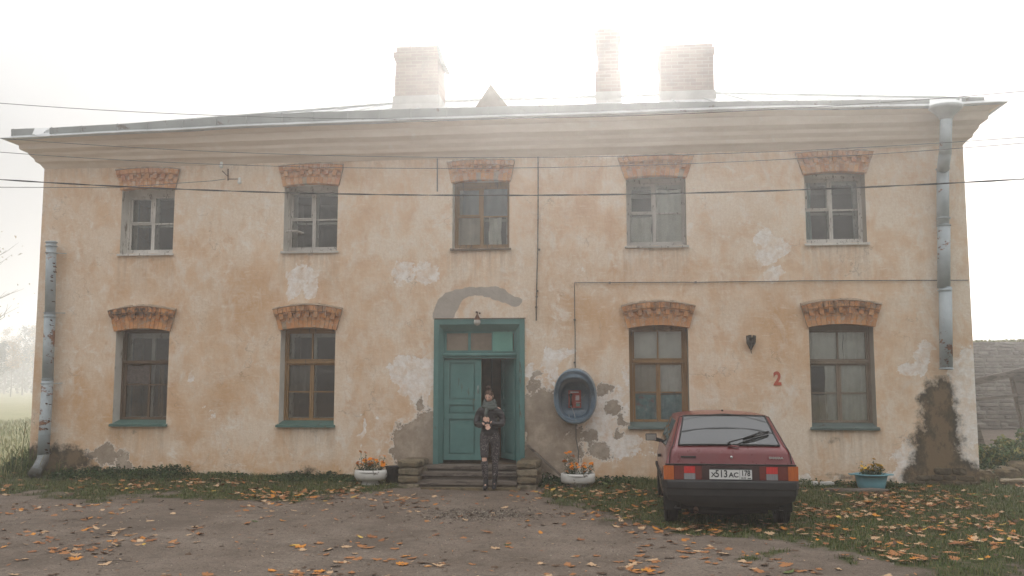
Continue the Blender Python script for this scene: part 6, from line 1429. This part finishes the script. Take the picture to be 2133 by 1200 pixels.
# ================================================================ TREES IN THE FOG
M['bark'] = simple('pale_bark', (.16, .14, .12), .9, .4, 2); M['autumn'] = leafy('autumn_crown', [(0, (.16, .12, .04)), (.5, (.28, .20, .07)), (1, (.42, .24, .07))]); M['darkfir'] = leafy('dark_crown', [(0, (.03, .04, .025)), (1, (.08, .085, .045))])
def tree(x, y, h, seed, label, leaves=500, mat='autumn', lean=0, spread=.22, low=.35):
    rnd = random.Random(seed); root = tag(empty('birch_tree', (x, y, gh(x, y)-.1)), label, 'tree', 'autumn trees fading in the fog'); tr = MB(); lf = MB(); ends = []
    def limb(p, d, L__, r, depth):
        pts = [p]; 
        for k in range(4): d = (d+Vector((rnd.gauss(0, .10), rnd.gauss(0, .10), .03))).normalized(); pts.append(pts[-1]+d*L__/4)
        tr.tube(pts, [r*(1-.18*k) for k in range(5)], 5, 0, False)
        if depth > 0:
            for k in range(5 if depth == 1 else 6):
                t = rnd.uniform(.25, 1); i = min(3, int(t*4)); q = pts[i].lerp(pts[i+1], t*4-i); a = rnd.uniform(0, 6.28); nd = (d*.6+Vector((math.cos(a), math.sin(a), rnd.uniform(0, .6)))*.8).normalized(); limb(q, nd, L__*rnd.uniform(.35, .6), r*.4, depth-1)
        else: ends.append((pts[-1], L__))
    p = Vector((0, 0, 0)); pts = [p]
    for k in range(8): p = p+Vector((lean*h/8+rnd.gauss(0, .05), rnd.gauss(0, .05), h/8)); pts.append(p)
    tr.tube(pts, [h*.013*(1-k*.115) for k in range(9)], 7, 0, False)
    for k in range(24):
        t = low+(1-low)*rnd.random(); i = min(7, int(t*8)); q = pts[i].lerp(pts[i+1], t*8-i); a = rnd.uniform(0, 6.28); limb(q, Vector((math.cos(a), math.sin(a), .8)).normalized(), h*spread*(1.25-t)*rnd.uniform(.7, 1.2), h*.004, 1)
    tr.build('trunk', M['bark'], root)
    for k in range(leaves):
        e_, L__ = rnd.choice(ends); leafcard(lf, e_+Vector((rnd.gauss(0, 1), rnd.gauss(0, 1), rnd.gauss(0, 1)))*h*.03, rnd.uniform(.14, .32), rnd)
    lf.build('crown', M[mat], root)
specs = [(-8, 60, 100), (10, 85, 105), (24, 66, 118), (36, 92, 96), (48, 74, 125), (58, 95, 105), (70, 80, 112), (82, 88, 98), (-30, 50, 125), (92, 70, 130)]
words = ['tall bare topped', 'thin', 'slender leafy', 'short dense', 'tall thin orange', 'low bushy', 'narrow', 'small', 'dark leaning', 'broad']
for k, (px, Y, ht) in enumerate(specs):
    q = P(px, 790, Y); Y *= 1.25; q = P(px, 790, Y); d_ = Y+16; h = (ht+18*math.sin(k*2.3)+18)*d_/1900
    tree(q.x, Y, h, 40+k, f'{words[k]} autumn tree fading in fog beyond the left meadow', 900 if k % 3 else 1300, 'autumn' if k % 4 else 'darkfir', .02*math.sin(k))
q = P(-95, 800, 34); tree(q.x, 34, 12.5, 99, 'near bare tree at the left edge with thin branches reaching into the frame', 130, 'autumn', .05, .34, .3)
mb = MB(); rnd = random.Random(8)
for k in range(9000):                      # far wood as one mass
    x = rnd.uniform(-135, -40); Y = rnd.uniform(110, 135); h = (4.5+2.5*fb(x, 0, 0, .08, 2))*rnd.random()**.6; leafcard(mb, (x, Y, Z0+h), rnd.uniform(.5, 1.1), rnd)
for k in range(70):
    x = rnd.uniform(-135, -40); Y = rnd.uniform(110, 130); mb.tube([(x, Y, 0), (x+rnd.gauss(0, .3), Y, rnd.uniform(4, 7.5))], [.12, .04], 4)
tag(mb.build('far_wood', M['darkfir']), 'faint far off wood behind the meadow at the left', 'wood', kind='stuff')

# ================================================================ HAZE
mb = MB(); mb.box(-150, 60, -22, 170, -1.2, 14.5)
hm = bpy.data.materials.new('fog'); hm.use_nodes = True; t = hm.node_tree; t.nodes.clear(); oo = t.nodes.new('ShaderNodeOutputMaterial'); pv = t.nodes.new('ShaderNodeVolumePrincipled')
pv.inputs['Color'].default_value = (.97, .97, .975, 1); pv.inputs['Density'].default_value = HAZE; pv.inputs['Anisotropy'].default_value = .775; t.links.new(pv.outputs[0], oo.inputs['Volume'])
hz = mb.build('haze', hm); tag(hz, 'white morning fog', 'fog', kind='stuff')
